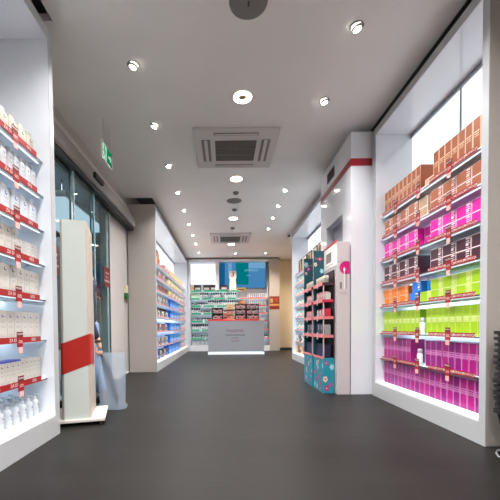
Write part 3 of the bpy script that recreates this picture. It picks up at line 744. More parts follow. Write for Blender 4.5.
# ------------------------------------------------------------------ counter
GX0, GX1, GY0, GY1, GZ = -.49, 1.135, 9.8, 10.45, 1.0
ct = empty('sales_counter', ((GX0 + GX1) / 2, (GY0 + GY1) / 2, 0)); tag(ct, 'grey fronted sales counter with red top and glowing white base', 'counter')
HX, HY = (GX1 - GX0) / 2, (GY1 - GY0) / 2
cf = mat('counter_grey', (144, 147, 154), .35, var=.01, scale=2)
MB().box(-HX, HX, -HY, HY, .1, GZ, cf, .004).build('body', ct)
MB().box(-HX, HX - .13, -HY - .004, HY, GZ + .001, GZ + .04, mat('coral_red_top', (232, 56, 52), .3), .003).box(HX - .129, HX, -HY - .004, HY, GZ + .001, GZ + .035, mat('counter_cream_top', (214, 206, 190), .4)).build('top', ct)
MB().box(-HX - .01, HX + .005, -HY - .03, HY, .02, .075, emit_mat('counter_glow', (236, 246, 255), .55), .004).build('glowing_base', ct)
MB().box(-HX + .03, HX - .03, -HY + .03, HY - .03, 0, .0195, M['dgrey']).build('plinth', ct)
m = MB(); yy = -HY - .001
m.text('PHARMA', .135, (-.03, yy, .70), (1, 0, 0), (0, 0, 1), mat('plum_logo', (110, 56, 76), .4), .95); m.text('cosmeceuticals', .1, (-.03, yy, .59), (1, 0, 0), (0, 0, 1), M['ink'], .95)
m.text('VIDEO', .075, (-.03, yy, .49), (1, 0, 0), (0, 0, 1), mat('plum_logo', (110, 56, 76)), .95); m.text('SALON', .075, (-.03, yy, .41), (1, 0, 0), (0, 0, 1), mat('plum_logo', (110, 56, 76)), .95)
m.build('front_lettering', ct)
TZ = GZ + .041
def rack(nm, label, x, w, hh, body, prods, cat='display rack'):
    r = empty(nm, (x, 10.1, TZ)); tag(r, label, cat)
    a = MB(); a.box(-w / 2, w / 2, -.1, .12, 0, .02, body); a.box(-w / 2, w / 2, .105, .12, .02, hh, body); a.box(-w / 2, -w / 2 + .012, -.1, .105, .02, hh, body); a.box(w / 2 - .012, w / 2, -.1, .105, .02, hh, body)
    a.build('case', r)
    for z in prods: MB().box(-w / 2 + .013, w / 2 - .013, -.1, .104, z, z + .012, body).build('shelf', r)
    return r
rack('display_rack', 'black wire basket style rack at the door end of the red counter', -.22, .34, .36, M['black'], [.18])
rack('display_rack', 'small pink and cream rack beside the black rack on counter', -.0, .09, .2, c_pink, [.09])
rack('display_rack', 'golden tan display rack in the middle of the red counter', .15, .22, .46, mat('tan_gold_board', (190, 160, 104), .45), [.15, .3])
rack('display_rack', 'brown display case with rows of small boxes on the red counter', .46, .32, .47, c_dk, [.16, .31])
rack('display_rack', 'brown display case at the till end of the red counter', .82, .38, .47, c_dk, [.16, .31])
def fill(x, w, zs, kinds, where):
    for j, z in enumerate(zs):
        n_ = max(2, int((w - .04) / .055))
        for i in range(n_):
            k = kinds[(i + j) % len(kinds)]; ds, pr = SPS[k]
            if k == 'drk': continue
            px = x - (n_ - 1) * .0275 + i * .055
            sc = .8
            o = place(pr, (px, 10.02, TZ + z), -PI / 2, f'{nth(i + 1)} small box from door end, {("lowest", "middle", "top")[j]} level, {where}', 'box', f'small boxes in the {where}')
            o.scale = (.8, .8, .8)
fill(-.22, .34, [.021, .193], ['whiteb', 'sil', 'pinkb'], 'black counter rack')
fill(.15, .22, [.021, .163, .313], ['whiteb', 'pinkb'], 'tan counter rack')
fill(.46, .32, [.021, .173, .323], ['whiteb', 'sil', 'pinkb'], 'brown counter case')
fill(.82, .38, [.021, .173, .323], ['sil', 'whiteb', 'pinkb'], 'till-end counter case')

# ------------------------------------------------------------------ back wall shelving
bw = empty('wall_shelving', (.3, 11.75, 0)); tag(bw, 'full width white shelving on the back wall behind the counter', 'wall shelving')
def W(m, *a, **k): return m
ox, oy = .3, 11.75
def lb(x0, x1, y0, y1, z0, z1, m, nm, par=bw, bev=0): return MB().box(x0 - ox, x1 - ox, y0 - oy, y1 - oy, z0, z1, m, bev).build(nm, par)
lb(-1.25, -1.18, 11.5, 11.98, 0, 3.12, M['lacq'], 'side_panel'); lb(1.52, 1.87, 11.5, 11.98, 0, 3.12, M['lacq_dim'], 'end_panel')
lb(-1.18, 1.52, 11.5, 11.98, 3.03, 3.12, M['lacq'], 'top_panel'); lb(-1.18, 1.52, 11.5, 11.98, 0, .19, M['matw'], 'base'); lb(-1.18, 1.52, 11.94, 11.98, .19, 3.03, M['matw'], 'back_panel')
lb(-1.15, -.31, 11.55, 11.58, 2.28, 2.98, M['panel'], 'light_panel'); lb(-.31, -.2, 11.5, 11.6, 2.08, 3.03, M['matw'], 'divider')
for x in (-.12, .5):
    lb(x - .01, x + .01, 11.9, 11.94, .19, 2.05, M['rail'], 'upright')
green = mat('shelf_green_strip', (56, 168, 120), .45); redst = mat('shelf_red_strip', (214, 96, 96), .45)
for i, z in enumerate(LEVELS):
    so = lb(-1.175, .5, 11.55, 11.93, z - .014, z, M['shelf'], 'shelf')
    g = MB(); x = -1.14
    while x < .46:
        L = random.uniform(.25, .4); g.box(x - ox, min(x + L, .48) - ox, 11.545 - oy, 11.549 - oy, z - .045, z + .012, green); x += L + .09
    g.build('price_strip', so)
    lb(-1.16, .49, 11.9, 11.92, z - .0145, z - .0141, M['ledm'], 'led_strip', so)
    if i:
        so = lb(.52, 1.515, 11.55, 11.93, z - .014, z, M['shelf'], 'shelf'); lb(.53, 1.5, 11.545, 11.549, z - .03, z + .008, redst, 'price_strip', so)
        lb(.53, 1.5, 11.9, 11.92, z - .0145, z - .0141, M['ledm'], 'led_strip', so)
bb = ('hair_product_bottle', MB().lathe([(.026, 0), (.029, .01), (.029, .105), (.016, .12)], wht, n=10).lathe([(.026, .121), (.026, .19)], M['black'], n=10).mesh('hair_product_bottle'), [])
bj = ('hair_product_jar', MB().lathe([(.03, 0), (.033, .006), (.033, .055)], wht, n=10).lathe([(.034, .056), (.034, .095)], M['black'], n=10).mesh('hair_product_jar'), [])
bp = ('hair_product_tube', MB().lathe([(.016, 0), (.016, .03)], M['mgrey'], n=10).lathe([(.022, .031), (.026, .06), (.027, .15)], mat('pale_grey_tube', (176, 178, 184), .4), n=10).mesh('hair_product_tube'), [])
bwht = ('hair_product_bottle', MB().lathe([(.03, 0), (.034, .01), (.034, .13), (.014, .15)], wht, n=10).lathe([(.013, .151), (.013, .19)], wht, n=10).mesh('hair_product_bottle'), [])
def bw_row(si, pr, x0, x1, pitch, desc, dy=0, z=None, skip=()):
    z = (LEVELS + [.19])[si] + .001 if z is None else z; x = x0; n = 0
    while x < x1:
        n += 1
        if n not in skip: place(pr, (x, 11.62 + dy, z), 0, f'{nth(n)} {desc} from the long cabinet, {SH[si]}, back wall', 'jar' if pr is bj else 'bottle' if pr is not bp else 'tube', f'{desc}s on the {SH[si]} of the back wall')
        x += pitch
black_white = 'black-capped white bottle'
bw_row(1, bb, -.82, .45, .075, black_white, skip=(5, 11)); bw_row(2, bj, -1.1, -.6, .08, 'black-lidded white jar'); bw_row(2, bb, -.55, .45, .075, black_white)
bw_row(3, bb, -1.12, -.86, .08, black_white); bw_row(3, bj, -.8, .45, .09, 'black-lidded white jar'); bw_row(4, bj, -1.1, .45, .085, 'black-lidded white jar', skip=(4, 9))
bw_row(5, bb, -1.12, .45, .075, black_white); bw_row(6, bj, -1.1, .45, .1, 'black-lidded white jar'); bw_row(7, bwht, -1.1, .45, .085, 'plain white bottle')
for si in (1, 2, 3, 4, 5, 6): bw_row(si, bp if si < 6 else bj, .82 if si < 5 else .6, 1.45, .07, 'grey tube' if si < 6 else 'dark-lidded jar near the poster')
dk = small_pack('product_box', .24, .12, .2, c_dk, c_wht)
for i, x in enumerate((-.93, -.62, -.38, -.02)):
    place(dk, (x, 11.6, LEVELS[0] + .001), -PI / 2, f'{nth(i + 1)} dark product box from the long cabinet on top shelf, back wall', 'box', 'dark boxes on the top shelf of the back wall')
place(small_pack('product_box', .2, .12, .24, c_wht, c_gold), (-1.07, 11.62, LEVELS[0] + .001), -PI / 2, 'pale box at the cabinet end of the top shelf on back wall', 'box', None)
place(small_pack('product_box', .3, .1, .18, c_sage, None), (-1.0, 11.62, LEVELS[1] + .001), -PI / 2, 'pale sage box on the second shelf down of the back wall', 'box', None)
m = MB(); m.lathe([(.06, 0), (.1, .04), (.11, .1), (.07, .17), (.02, .2)], mat('amber_head', (176, 110, 50), .45), n=16)
o = m.build('round_hamper'); o.location = (.6, 11.66, LEVELS[2] + .001); tag(o, 'round amber brown hamper on the third shelf of back wall', 'hamper')
# number 3 sign and its box
m = MB(); m.prism([(-.12, 0), (.12, 0), (.1, .42), (-.1, .42)], -.06, .06, mat('pale_box', (226, 224, 208), .45))
o = m.build('till_box'); o.location = (.28, 11.62, LEVELS[0] + .001); tag(o, 'pale tapered box under the number three sign on back wall', 'box')
m = MB(); m.box(-.125, .125, -.012, .012, 0, .25, M['white'], .004); m.text('3', .26, (0, -.0128, .125), (1, 0, 0), (0, 0, 1), M['red'], 1.1)
o = m.build('number_sign'); o.location = (.28, 11.62, LEVELS[0] + .422); tag(o, 'square white sign with a red number 3 above the counter', 'sign')
place(small_pack('product_box', .3, .1, .1, c_gold, c_dk), (.57, 11.62, LEVELS[0] + .001), -PI / 2, 'low gold and dark box beside the number three sign', 'box', None)
# television
tv = empty('television', (.63, 11.74, 2.6)); tag(tv, 'large wall television with teal and blue picture above the shelving', 'television')
MB().box(-.81, .81, -.03, .04, -.46, .46, M['black'], .006).build('casing', tv)
s = MB(); E_ = .42
sb = emit_mat('screen_blue', (74, 136, 188), E_); st = emit_mat('screen_teal', (0, 122, 132), E_); sl = emit_mat('screen_light_blue', (118, 170, 210), E_); sd = emit_mat('screen_deep', (24, 92, 140), E_); sw = emit_mat('screen_text', (150, 206, 214), E_)
yy = -.0308
def sq(x0, x1, z0, z1, m_, e=0): s.quad((x0, yy - e, z0), (x1, yy - e, z0), (x1, yy - e, z1), (x0, yy - e, z1), m_)
sq(-.79, .79, -.44, .44, sb); sq(-.79, -.62, -.44, .44, sd, .0004); sq(-.5, -.38, -.1, .44, sl, .0004); sq(-.24, .2, -.32, .44, st, .0005); sq(.2, .79, .1, .44, sl, .0004); sq(.2, .79, .08, .24, sb, .0006)
s.text('LIVENGO', .115, (.3, yy - .001, .17), (1, 0, 0), (0, 0, 1), sw); s.text('salon', .07, (.2, yy - .001, .0), (1, 0, 0), (0, 0, 1), sw)
s.build('screen', tv)
# maroon poster
m = MB(); m.box(-.165, .165, -.006, 0, -.22, .22, mat('maroon_poster', (120, 36, 32), .45)); m.box(-.165, .165, -.007, -.006, -.1, -.04, c_gold); m.box(-.15, -.05, -.0075, -.006, 0, .14, c_gold); m.box(.0, .13, -.0072, -.006, .02, .17, mat('rust_print', (150, 62, 48), .5))
o = m.build('poster'); o.location = (1.69, 11.499, 1.63); tag(o, 'maroon and gold poster on the back wall end panel', 'poster')

# ------------------------------------------------------------------ ceiling fittings
def downlight(x, y, label, grp, tilt=0, spot=7, warm=False):
    r = empty('ceiling_downlight', (x, y, CZ)); r.scale = (.85, .85, 1); tag(r, label, 'ceiling light', grp)
    MB().lathe([(.058, -.0005), (.062, -.006), (.056, -.010), (.046, -.004), (.046, -.0005)], M['mgrey'], n=24, caps=False).build('trim_ring', r)
    b = MB().lathe([(.046, .0), (.044, -.012), (.036, -.018)], M['alum'], n=24, caps=False).build('lamp_housing', r); b.rotation_euler = (0, tilt, 0); b.location.z = -.010
    d_ = MB().lathe([(.0001, -.0195), (.0355, -.0185)], M['down'], n=24, caps=False).build('lamp', r); d_.rotation_euler = (0, tilt, 0); d_.location.z = -.010
    l = bpy.data.lights.new('downlight', 'SPOT'); l.energy = spot; l.spot_size = math.radians(135); l.spot_blend = .85; l.shadow_soft_size = .04; l.color = (1, .86, .7) if warm else (1, .97, .95)
    lo = bpy.data.objects.new('downlight_lamp', l); COL.objects.link(lo); lo.location = (x, y, CZ - .03)
LFT = [-1.4, -.5, .4, 1.27, 2.17, 3.07, 3.97, 4.95, 5.9, 6.8, 7.7, 8.6, 9.5, 10.6]  # lamps behind and over the camera are unseen, added to brighten the ceiling
SPOT = 82
for i, y in enumerate(LFT): downlight(-.8, y, f'small round downlight, {nth(i + 1)} from camera in the entrance-side ceiling row', 'downlights in the entrance-side row', .25, SPOT)
RGT = [-1.6, -.75, .1, .95, 1.83, 2.705, 3.57, 5.85, 6.6, 7.3, 8.1]  # again with unseen lamps added behind the camera for more light
for i, y in enumerate(RGT): downlight(1.055, y, f'small round downlight, {nth(i + 1)} from camera in the pillar-side ceiling row', 'downlights in the pillar-side row', -.25, SPOT)
downlight(.35, 10.75, 'small round downlight above the counter middle near back wall', None, 0, SPOT)
downlight(1.3, 10.75, 'small warm downlight above the counter end near the beige wall', None, 0, SPOT * 1.5, True)
downlight(2.35, 10.6, 'warm downlight over the beige passage wall', None, 0, SPOT * 1.5, True)
for i, y in enumerate((-.3, 1.6, 3.5, 5.4, 7.35, 9.62)):  # the leading rings are out of view, added for room light
    r = empty('ring_downlight', (.2, y, CZ)); r.scale = (.93, .93, 1); tag(r, f'large round ring downlight, {nth(i + 1)} from camera along the ceiling middle', 'ceiling light', 'large downlights along the ceiling middle')
    MB().lathe([(.098, -.0005), (.104, -.008), (.1, -.012)], M['matw'], n=32, caps=False).build('trim_ring', r)
    MB().lathe([(.0999, -.012), (.05, -.016), (.049, -.012)], M['downw'], n=32, caps=False).build('diffuser', r)
    MB().lathe([(.0001, -.006), (.049, -.010)], mat('reflector_brass', (206, 196, 176), .25, .9), n=24, caps=False).build('reflector', r)
    k = MB()
    for t in range(6):
        a = t * PI / 3; k.box(.03 * math.cos(a) - .007, .03 * math.cos(a) + .007, .03 * math.sin(a) - .007, .03 * math.sin(a) + .007, -.013, -.009, M['mgrey'])
    k.build('led_chip', r)
    l = bpy.data.lights.new('ring', 'SPOT'); l.energy = SPOT * 1.2; l.spot_size = math.radians(130); l.spot_blend = .8; l.shadow_soft_size = .08; l.color = (1, .93, .86)
    lo = bpy.data.objects.new('ring_lamp', l); COL.objects.link(lo); lo.location = (.2, y, CZ - .03)
for i, y in enumerate((2.5, 6.34)):
    m = MB(); m.lathe([(.0001, -.014), (.12, -.012), (.138, -.006), (.14, -.0005)], M['mgrey'], n=36, caps=False)
    o = m.build('ceiling_speaker'); o.location = (.19, y, CZ); tag(o, ('round grey ceiling speaker in front of the first ring light', 'round grey ceiling speaker behind the second ring light')[i], 'speaker')
    MB().box(-.006, .006, -.02, .02, -.0175, -.0145, M['dgrey']).build('badge', o)
for i, (x, y) in enumerate(((.21, 5.95), (.21, 6.8), (.2, 8.05))):
    m = MB(); m.lathe([(.05, -.0005), (.05, -.02), (.035, -.036), (.012, -.04)], M['mgrey'], n=20); o = m.build('smoke_detector'); o.location = (x, y, CZ)
    tag(o, ('small grey smoke detector just before the second ceiling speaker', 'small grey smoke detector just behind the second ceiling speaker', 'small grey smoke detector before the far air conditioner')[i], 'smoke detector', 'smoke detectors along the ceiling middle')
MB().tube([(0, 0, -.04), (0, 0, -.12)], .006, M['white'], 8).build('stem', o)
for i, yc in enumerate((4.5, 8.95)):
    r = empty('ceiling_air_conditioner', (.155, yc, CZ)); tag(r, ('square cassette air conditioner in ceiling near the camera', 'square cassette air conditioner in ceiling near the counter')[i], 'air conditioner', 'cassette air conditioners')
    acw = mat('aircon_white', (200, 198, 196), .5, var=.01)
    MB().box(-.52, .52, -.48, .48, -.035, -.0005, acw, .012).build('panel', r)
    g = MB(); g.box(-.26, .26, -.25, .25, -.04, -.0355, mat('grille_filter', (104, 100, 96), .8))
    for k in range(17): g.box(-.25 + k * .03, -.242 + k * .03, -.25, .25, -.044, -.04, mat('grille_bar', (84, 80, 77), .6))
    for y in (-.085, .085): g.box(-.26, .26, y - .006, y + .006, -.046, -.04, M['mgrey'])
    g.build('grille', r)
    for (x0, x1, y0, y1) in ((-.43, -.32, -.27, .27), (.32, .43, -.27, .27), (-.27, .27, -.42, -.36), (-.27, .27, .36, .42)):
        s_ = MB().box(x0, x1, y0, y1, -.0375, -.0352, M['mgrey']).build('air_slot', r)
        if x1 - x0 > .2: MB().box(x0 + .01, x1 - .01, (y0 + y1) / 2 - .012, (y0 + y1) / 2 + .012, -.044, -.038, acw).build('louvre', s_)
        else: MB().box((x0 + x1) / 2 - .02, (x0 + x1) / 2 + .02, y0 + .01, y1 - .01, -.046, -.038, acw).build('louvre', s_)
cc = empty('security_camera', (1.62, 8.56, CZ)); tag(cc, 'small security camera under the ceiling at the lit cabinet corner', 'camera')
MB().lathe([(.03, -.0005), (.03, -.02), (.012, -.03), (.012, -.06)], M['white'], n=14).build('mount', cc)
MB().box(-.035, .035, -.07, .05, -.12, -.06, M['white'], .008).build('body', cc); MB().lathe([(.025, -.071), (.025, -.09)], M['black'], (0, 0, -.09), 14, axis='Y').build('lens', cc)

# ------------------------------------------------------------------ stack of shopping baskets
def basket_mesh():
    m = MB(); T = [(.225, .16, .0), (.19, .13, -.2)]
    pl = mat('black_basket', (30, 29, 30), .45)
    b0 = rrect(.45, .31, .05, 4); b1 = rrect(.38, .25, .05, 4); N = len(b0)
    vs = [(x, y, 0) for x, y in b0] + [(x, y, -.2) for x, y in b1] + [(x * .985, y * .985, 0) for x, y in b0] + [(x * .985, y * .985, -.195) for x, y in b1]
    for k in range(N):
        q = (k + 1) % N
        m.add([vs[k], vs[q], vs[N + q], vs[N + k]], [(0, 1, 2, 3)], pl); m.add([vs[2 * N + k], vs[2 * N + q], vs[3 * N + q], vs[3 * N + k]], [(0, 1, 2, 3)], pl)
    m.add(vs, [tuple(range(N, 2 * N))], pl)
    rim = rrect(.475, .335, .06, 4); m.prism(rim, -.018, .002, pl, 'Z')
    # cut look: inner dark floor under the rim is hidden in a stack
    return m.mesh('shopping_basket')
bme = basket_mesh()
hm = MB().tube([(-.2, -.172, -.004), (-.19, -.18, .004), (.19, -.18, .004), (.2, -.172, -.004)], .006, M['dgrey'], 6).mesh('handle')
BKX, BKY = 1.93, 1.99
for i in range(14):
    o = place(('shopping_basket', bme, [('handle', hm)]), (BKX + random.uniform(-.006, .006), BKY + random.uniform(-.006, .006), .285 + i * .038), 0, f'black shopping basket, {nth(i + 1)} from the bottom of the stack', 'basket', 'stack of black shopping baskets')
bs = empty('basket_stand', (BKX, BKY, 0)); tag(bs, 'low metal basket stand with curved wire foot under the basket stack', 'basket stand')
MB().tube([(.27 * math.cos(2 * PI * t / 24), .21 * math.sin(2 * PI * t / 24), .012) for t in range(25)], .007, M['alum'], 8).build('foot_ring', bs)
s = MB()
for a in (45, 135, 225, 315):
    a = math.radians(a); s.tube([(.26 * math.cos(a), .2 * math.sin(a), .015), (.17 * math.cos(a), .1 * math.sin(a), .08)], .007, M['alum'], 6)
s.box(-.17, .17, -.11, .11, .07, .082, M['dgrey']); s.build('tray', bs)

# ------------------------------------------------------------------ customer with bag
def skin_mesh(chains, name, m, sub=2, merge=True, root=0):
    """chains: list of lists of (co, radius[, radius_y]); equal positions are shared"""
    bm = bmesh.new(); lay = bm.verts.layers.skin.verify(); table = {}
    def vert(c_, r):
        key = tuple(round(v, 4) for v in c_)
        if key not in table:
            v = bm.verts.new(c_); rr = r if isinstance(r, tuple) else (r, r); v[lay].radius = rr; table[key] = v
        return table[key]
    first = None
    for ch in chains:
        prev = None
        for c_, r in ch:
            v = vert(c_, r)
            if first is None: first = v
            if prev is not None and prev != v and not bm.edges.get((prev, v)): bm.edges.new((prev, v))
            prev = v
    for v in bm.verts: v[lay].use_root = (v == first)
    me = bpy.data.meshes.new(name); bm.to_mesh(me); bm.free()
    o = bpy.data.objects.new(name, me); COL.objects.link(o)
    a = o.modifiers.new('s', 'SKIN'); a.use_smooth_shade = True
    b_ = o.modifiers.new('u', 'SUBSURF'); b_.levels = sub; b_.render_levels = sub
    dg = bpy.context.evaluated_depsgraph_get(); dg.update()
    me2 = bpy.data.meshes.new_from_object(o.evaluated_get(dg)); me2.name = name
    bpy.data.objects.remove(o); me2.materials.clear(); me2.materials.append(m)
    for p_ in me2.polygons: p_.use_smooth = True
    return me2
def child(name, me, par):
    o = bpy.data.objects.new(name, me); COL.objects.link(o); o.parent = par; return o
skin = mat('skin', (206, 158, 130), .5, var=.05); navy = mat('navy_jacket', (30, 36, 66), .8, bump=.2); jean = mat('light_jeans', (130, 156, 190), .85, bump=.15); shoe = mat('black_shoe', (28, 28, 32), .5); hairm = mat('brown_hair', (66, 46, 36), .7, bump=.3, scale=40)
# faces -X (leaving through the door); her left side (-Y) is towards the camera; local origin between the feet
PXY = (-1.475, 3.53)
hipz = .84
LH = Vector((.2, -.13, .665))   # left wrist, swung back holding the bag
chest = (-.01, 0, 1.2); neck = (-.015, 0, 1.4); head0 = (-.03, 0, 1.47)
body_ch = [
    [((0, 0, hipz), .115), ((0, 0, .98), (.105, .125)), (chest, (.105, .14)), ((-.01, 0, 1.32), (.08, .11)), (neck, .05), (head0, .06), ((-.04, 0, 1.55), (.083, .075)), ((-.035, 0, 1.62), (.075, .07))],
    [((-.01, 0, 1.32), (.08, .11)), ((0, -.15, 1.305), .052), ((.06, -.185, 1.07), .042), ((.13, -.15, .85), .035), (tuple(LH + Vector((-.01, 0, .05))), .024), (tuple(LH), .026), (tuple(LH + Vector((.012, .0, -.055))), (.018, .032))],
    [((-.01, 0, 1.32), (.08, .11)), ((0, .15, 1.305), .052), ((-.03, .19, 1.07), .042), ((-.1, .18, .87), .035), ((-.14, .17, .74), .024), ((-.15, .168, .69), .026), ((-.155, .165, .64), (.018, .032))],
    [((0, 0, hipz), .115), ((-.03, -.085, .78), .085), ((-.12, -.085, .45), .055), ((-.15, -.085, .3), .05), ((-.17, -.085, .09), .034), ((-.2, -.088, .045), .034), ((-.29, -.09, .03), .026)],
    [((0, 0, hipz), .115), ((.03, .085, .78), .085), ((.06, .085, .45), .055), ((.1, .085, .3), .05), ((.16, .085, .1), .034), ((.14, .088, .05), .034), ((.05, .09, .03), .026)],
]
pe = child('person', skin_mesh(body_ch, 'person', skin), None); pe.location = (PXY[0], PXY[1], 0)
tag(pe, 'person in navy jacket and light jeans leaving behind the security gate, holding a bag', 'person')
def fingers(wrist, dirs, par):
    m_ = []
    for base, d1, d2, ln in dirs:
        b_ = Vector(wrist) + Vector(base); m1 = b_ + Vector(d1) * ln * .55; m2 = m1 + Vector(d2) * ln * .45
        m_.append(skin_mesh([[(tuple(b_), .0095), (tuple(m1), .0085), (tuple(m2), .007)]], 'finger', skin, 1))
    return m_
def join_into(o, meshes):
    bm = bmesh.new(); bm.from_mesh(o.data)
    for me in meshes: bm.from_mesh(me)
    for f in bm.faces: f.smooth = True
    bm.to_mesh(o.data); bm.free()
palmL = LH + Vector((.012, 0, -.06)); palmR = Vector((-.155, .165, .635))
join_into(pe, fingers(palmL, [((-.024 + .016 * k, -.012, -.012), (0, -.35, -.9), (0, .8, -.5), (.062, .072, .068, .055)[k]) for k in range(4)] + [((-.02, -.016, .02), (-.5, -.5, -.7), (.2, .1, -1), .055)], pe)
          + fingers(palmR, [((-.024 + .016 * k, -.004, -.012), (0, -.1, -1), (.1, -.25, -.95), (.062, .072, .068, .055)[k]) for k in range(4)] + [((-.022, -.016, .02), (-.5, -.5, -.7), (0, -.1, -1), .055)], pe))
# face: nose, ears, eyes, mouth as real relief joined to the body / small children
nose = skin_mesh([[((-.108, 0, 1.565), .011), ((-.127, 0, 1.537), .014), ((-.112, 0, 1.528), .010)]], 'n', skin, 1)
ears = [skin_mesh([[((-.03, s_ * .074, 1.572), .010), ((-.025, s_ * .083, 1.552), .011), ((-.032, s_ * .076, 1.53), .008)]], 'e', skin, 1) for s_ in (-1, 1)]
join_into(pe, [nose] + ears)
ey = MB()
for s_ in (-1, 1):
    ey.lathe([(.0001, -.012), (.009, -.008), (.012, 0), (.009, .008), (.0001, .012)], M['white'], (-.106, s_ * .03, 1.568), 10, axis='X'); ey.lathe([(.0001, -.0128), (.005, -.0115)], M['ink'], (-.106, s_ * .03, 1.568), 10, axis='X', caps=False)
ey.build('eyes', pe)
child('mouth', skin_mesh([[((-.108, -.022, 1.503), .004), ((-.116, 0, 1.504), .006), ((-.108, .022, 1.503), .004)]], 'mouth', mat('lips', (176, 96, 92), .5), 1), pe)
child('hair', skin_mesh([[((-.06, 0, 1.665), (.05, .06)), ((.0, 0, 1.66), (.08, .082)), ((.045, 0, 1.6), (.06, .08)), ((.05, 0, 1.5), (.045, .075)), ((.05, 0, 1.4), (.03, .06))]], 'hair', hairm), pe)
J = 1.18
child('jacket', skin_mesh([
    [((0, 0, .8), (.145, .16)), ((0, 0, .98), (.135, .155)), (chest, (.132, .165)), ((-.01, 0, 1.33), (.095, .125)), ((-.014, 0, 1.395), .064)],
    [((-.01, 0, 1.33), (.095, .125)), ((0, -.155, 1.31), .07), ((.06, -.19, 1.07), .06), ((.13, -.152, .85), .05), (tuple(LH + Vector((-.012, -.003, .035))), .037)],
    [((-.01, 0, 1.33), (.095, .125)), ((0, .155, 1.31), .07), ((-.03, .195, 1.07), .06), ((-.1, .182, .87), .05), ((-.135, .172, .765), .04)]], 'jacket', navy), pe)
child('trousers', skin_mesh([
    [((0, 0, .93), (.125, .145)), ((0, 0, hipz), (.13, .15)), ((-.03, -.085, .76), .1), ((-.12, -.085, .45), .075), ((-.15, -.085, .3), .066), ((-.168, -.085, .1), .056)],
    [((0, 0, hipz), (.13, .15)), ((.03, .085, .76), .1), ((.06, .085, .45), .075), ((.1, .085, .3), .066), ((.155, .085, .11), .056)]], 'trousers', jean), pe)
for s_, pts in ((-1, [((-.15, -.087, .06), .045), ((-.2, -.088, .045), .046), ((-.27, -.09, .036), .038), ((-.31, -.09, .032), .03)]), (1, [((.17, .087, .07), .045), ((.13, .088, .05), .046), ((.06, .09, .038), .038), ((.02, .09, .032), .03)])):
    child('shoe', skin_mesh([pts], 'shoe', shoe), pe)
b = MB()
for k in range(3): b.tube([(LH.x - .008 + .031 * math.cos(t * PI / 8), LH.y + .031 * math.sin(t * PI / 8), LH.z + .012 + k * .009 + .004 * math.cos(t * PI / 8)) for t in range(17)], .004, M['black'], 6)
b.build('bracelet', pe)
# translucent carrier bag
bg = empty('carrier_bag', (-1.145, 3.40, 0)); tag(bg, 'frosted pale blue carrier bag with dark umbrella inside, on the floor by the gate', 'bag')
fb = frosted_mat('frosted_bag', (186, 202, 222), .36)
N = 20; rows = [(.130, .055, .002), (.150, .062, .03), (.125, .06, .07), (.132, .05, .16), (.138, .04, .35), (.14, .03, .52), (.14, .024, .57)]
vs, fs = [], []
for i, (a, b_, z) in enumerate(rows):
    for k in range(N):
        t = 2 * PI * k / N; ca, sa = math.cos(t), math.sin(t)
        wob = 1 + .03 * math.sin(5 * t + i)
        vs.append((a * math.copysign(abs(ca) ** .6, ca) * wob, b_ * math.copysign(abs(sa) ** .8, sa), z))
for i in range(len(rows) - 1):
    for k in range(N): fs.append((i * N + k, i * N + (k + 1) % N, (i + 1) * N + (k + 1) % N, (i + 1) * N + k))
fs.append(tuple(range(N))[::-1])
MB().add(vs, fs, fb, True).build('bag_body', bg)
MB().tube([(-.135, -.01, .565), (-.13, -.012, .61), (-.118, -.014, .615), (-.105, -.012, .565)], .005, M['black'], 6).build('handle', bg)
um = MB(); um.lathe([(.0315, 0), (.031, .001)], mat('umbrella_black', (30, 32, 40), .7), (-.092, 0, .54), 10); um.tube([(.035, 0, .1), (.0, 0, .26), (-.04, 0, .4), (-.092, 0, .545)], .026, mat('umbrella_black', (30, 32, 40), .7), 10); um.lathe([(.004, .05), (.022, .1)], MATS['umbrella_black'], (.04, 0, 0), 10)
o = um.build('folded_umbrella'); o.location = (-1.145, 3.40, 0); tag(o, 'dark folded umbrella standing inside the frosted carrier bag', 'umbrella')

# ------------------------------------------------------------------ the mall seen through the glass
mw = mat('mall_floor_stone', (176, 170, 164), .3, scale=1.5)
struct(MB().box(-9, WL - .1, 2, 24, -.08, -.001, mw).build('mall_floor'))
struct(MB().box(-9, WL - .1, 2, 24, 4.4, 4.5, mat('mall_dark_ceiling', (74, 80, 88), .8)).build('mall_ceiling'))
struct(MB().box(-9, WL - .1, 24, 24.1, 0, 4.4, mat('mall_end_wall', (150, 148, 146), .7)).build('mall_wall_end'))
struct(MB().box(-9.1, -9, 2, 24, 0, 4.4, mat('mall_side_wall', (120, 118, 116), .7)).build('mall_wall_side'))
struct(MB().box(-1.88, -1.8, 12.1, 24, 0, 4.4, MATS['mall_end_wall']).build('mall_wall_shops'))
def shop(nm, label, y0, y1, fc, sign, sc_, inner):
    r = empty(nm, (-8.2, (y0 + y1) / 2, 0)); tag(r, label, 'shop front', 'shop fronts across the mall')
    h_ = (y1 - y0) / 2
    MB().box(-.2, .2, -h_, h_, 2.7, 3.6, fc).build('fascia', r)
    m_ = MB(); m_.text(sign, .5, (.202, 0, 3.15), (0, 1, 0), (0, 0, 1), sc_); m_.build('lettering', r)
    m_ = MB()
    for y in (-h_ + .1, 0, h_ - .1): m_.box(.0, .12, y - .06, y + .06, 0, 2.7, M['alum'])
    m_.build('window_frame', r); MB().box(-.2, -.1, -h_, h_, 0, 2.7, inner).build('shop_window', r)
shop('shop_front', 'white fronted shop across the mall seen through the entrance glass', 11, 15.5, emit_mat('lit_fascia', (250, 250, 250), .4), 'MODA', M['ink'], emit_mat('shop_glow', (236, 216, 190), .16))
shop('shop_front', 'yellow signed shop further down the mall', 15.8, 19.5, mat('yellow_fascia', (206, 168, 60), .5), 'FOTO', M['ink'], emit_mat('shop_glow_cool', (150, 180, 196), .14))
shop('shop_front', 'red signed shop at the far end of the mall', 19.8, 23.6, mat('red_fascia', (176, 40, 40), .5), 'SPORT', M['white'], MATS['shop_glow'])
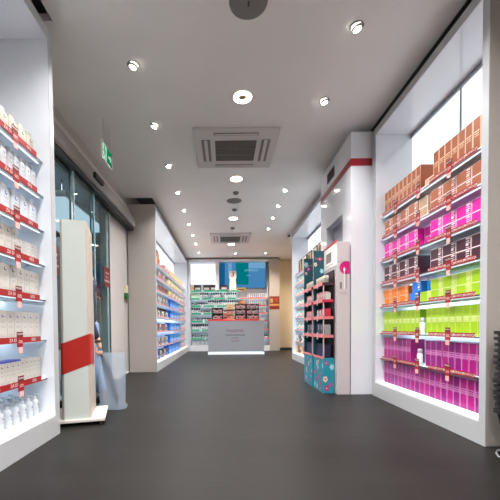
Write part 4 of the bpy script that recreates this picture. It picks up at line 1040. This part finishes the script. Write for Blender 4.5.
for i, (x, y) in enumerate(((-3.2, 7), (-3.4, 9), (-4.6, 11), (-3.6, 12.5), (-5.6, 14.5), (-4.2, 17), (-6.5, 19))):
    r = MB().lathe([(.12, -.0005), (.12, -.03)], M['alum'], n=16).build('mall_light'); r.location = (x, y, 4.4); tag(r, f'round mall ceiling light, {nth(i + 1)} from the entrance glass', 'ceiling light', 'mall ceiling lights')
    MB().lathe([(.0001, -.0312), (.1, -.0306)], emit_mat('mall_lamp', (255, 250, 240), 25), n=16, caps=False).build('lamp', r)
m = MB().box(-.25, .25, -.25, .25, 0, 4.4, mat('mall_column_grey', (90, 92, 96), .5)).build('mall_column'); m.location = (-6.3, 13.2, 0); struct(m)
rf = MB().box(-.7, .7, -1.3, 1.3, 0, .12, M['alum']).build('mall_glow_raft'); rf.location = (-3.9, 8.2, 3.5); tag(rf, 'white ceiling raft with added glow hanging in the mall beyond the entrance glass', 'ceiling light')
MB().box(-.66, .66, -1.26, 1.26, -.02, -.0005, emit_mat('raft_glow', (244, 248, 255), .5)).build('diffuser', rf)  # glow added to brighten the white raft through the glass
MB().tube([(0, 0, .121), (0, 0, .89)], .01, M['alum'], 6).build('suspension', rf)
kio = empty('mall_kiosk', (-4.6, 17.5, 0)); tag(kio, 'colourful kiosk standing in the mall corridor', 'kiosk')
MB().box(-.8, .8, -.6, .6, 0, 1.1, mat('kiosk_teal', (60, 130, 140), .5), .02).build('counter', kio); MB().box(-.85, .85, -.65, .65, 2.3, 2.6, mat('kiosk_sign', (214, 190, 120), .5), .02).build('canopy', kio)
for x in (-.78, .78):
    for y in (-.58, .58): MB().box(x - .03, x + .03, y - .03, y + .03, 1.1, 2.3, M['alum']).build('post', kio)
l = bpy.data.lights.new('mall', 'AREA'); l.shape = 'RECTANGLE'; l.size = 4; l.size_y = 14; l.energy = 420; l.color = (1, .97, .93)
lo = bpy.data.objects.new('mall_light_area', l); COL.objects.link(lo); lo.location = (-5, 13, 4.3)

# ------------------------------------------------------------------ world and colour management
wd = bpy.data.worlds.new('world'); SC.world = wd; wd.use_nodes = True
bg_ = wd.node_tree.nodes['Background']; bg_.inputs['Color'].default_value = (.6, .65, .7, 1); bg_.inputs['Strength'].default_value = .1
vs_ = SC.view_settings; vs_.view_transform = 'Standard'; vs_.look = 'None'; vs_.gamma = 1; vs_.exposure = 1.12; vs_.use_curve_mapping = False
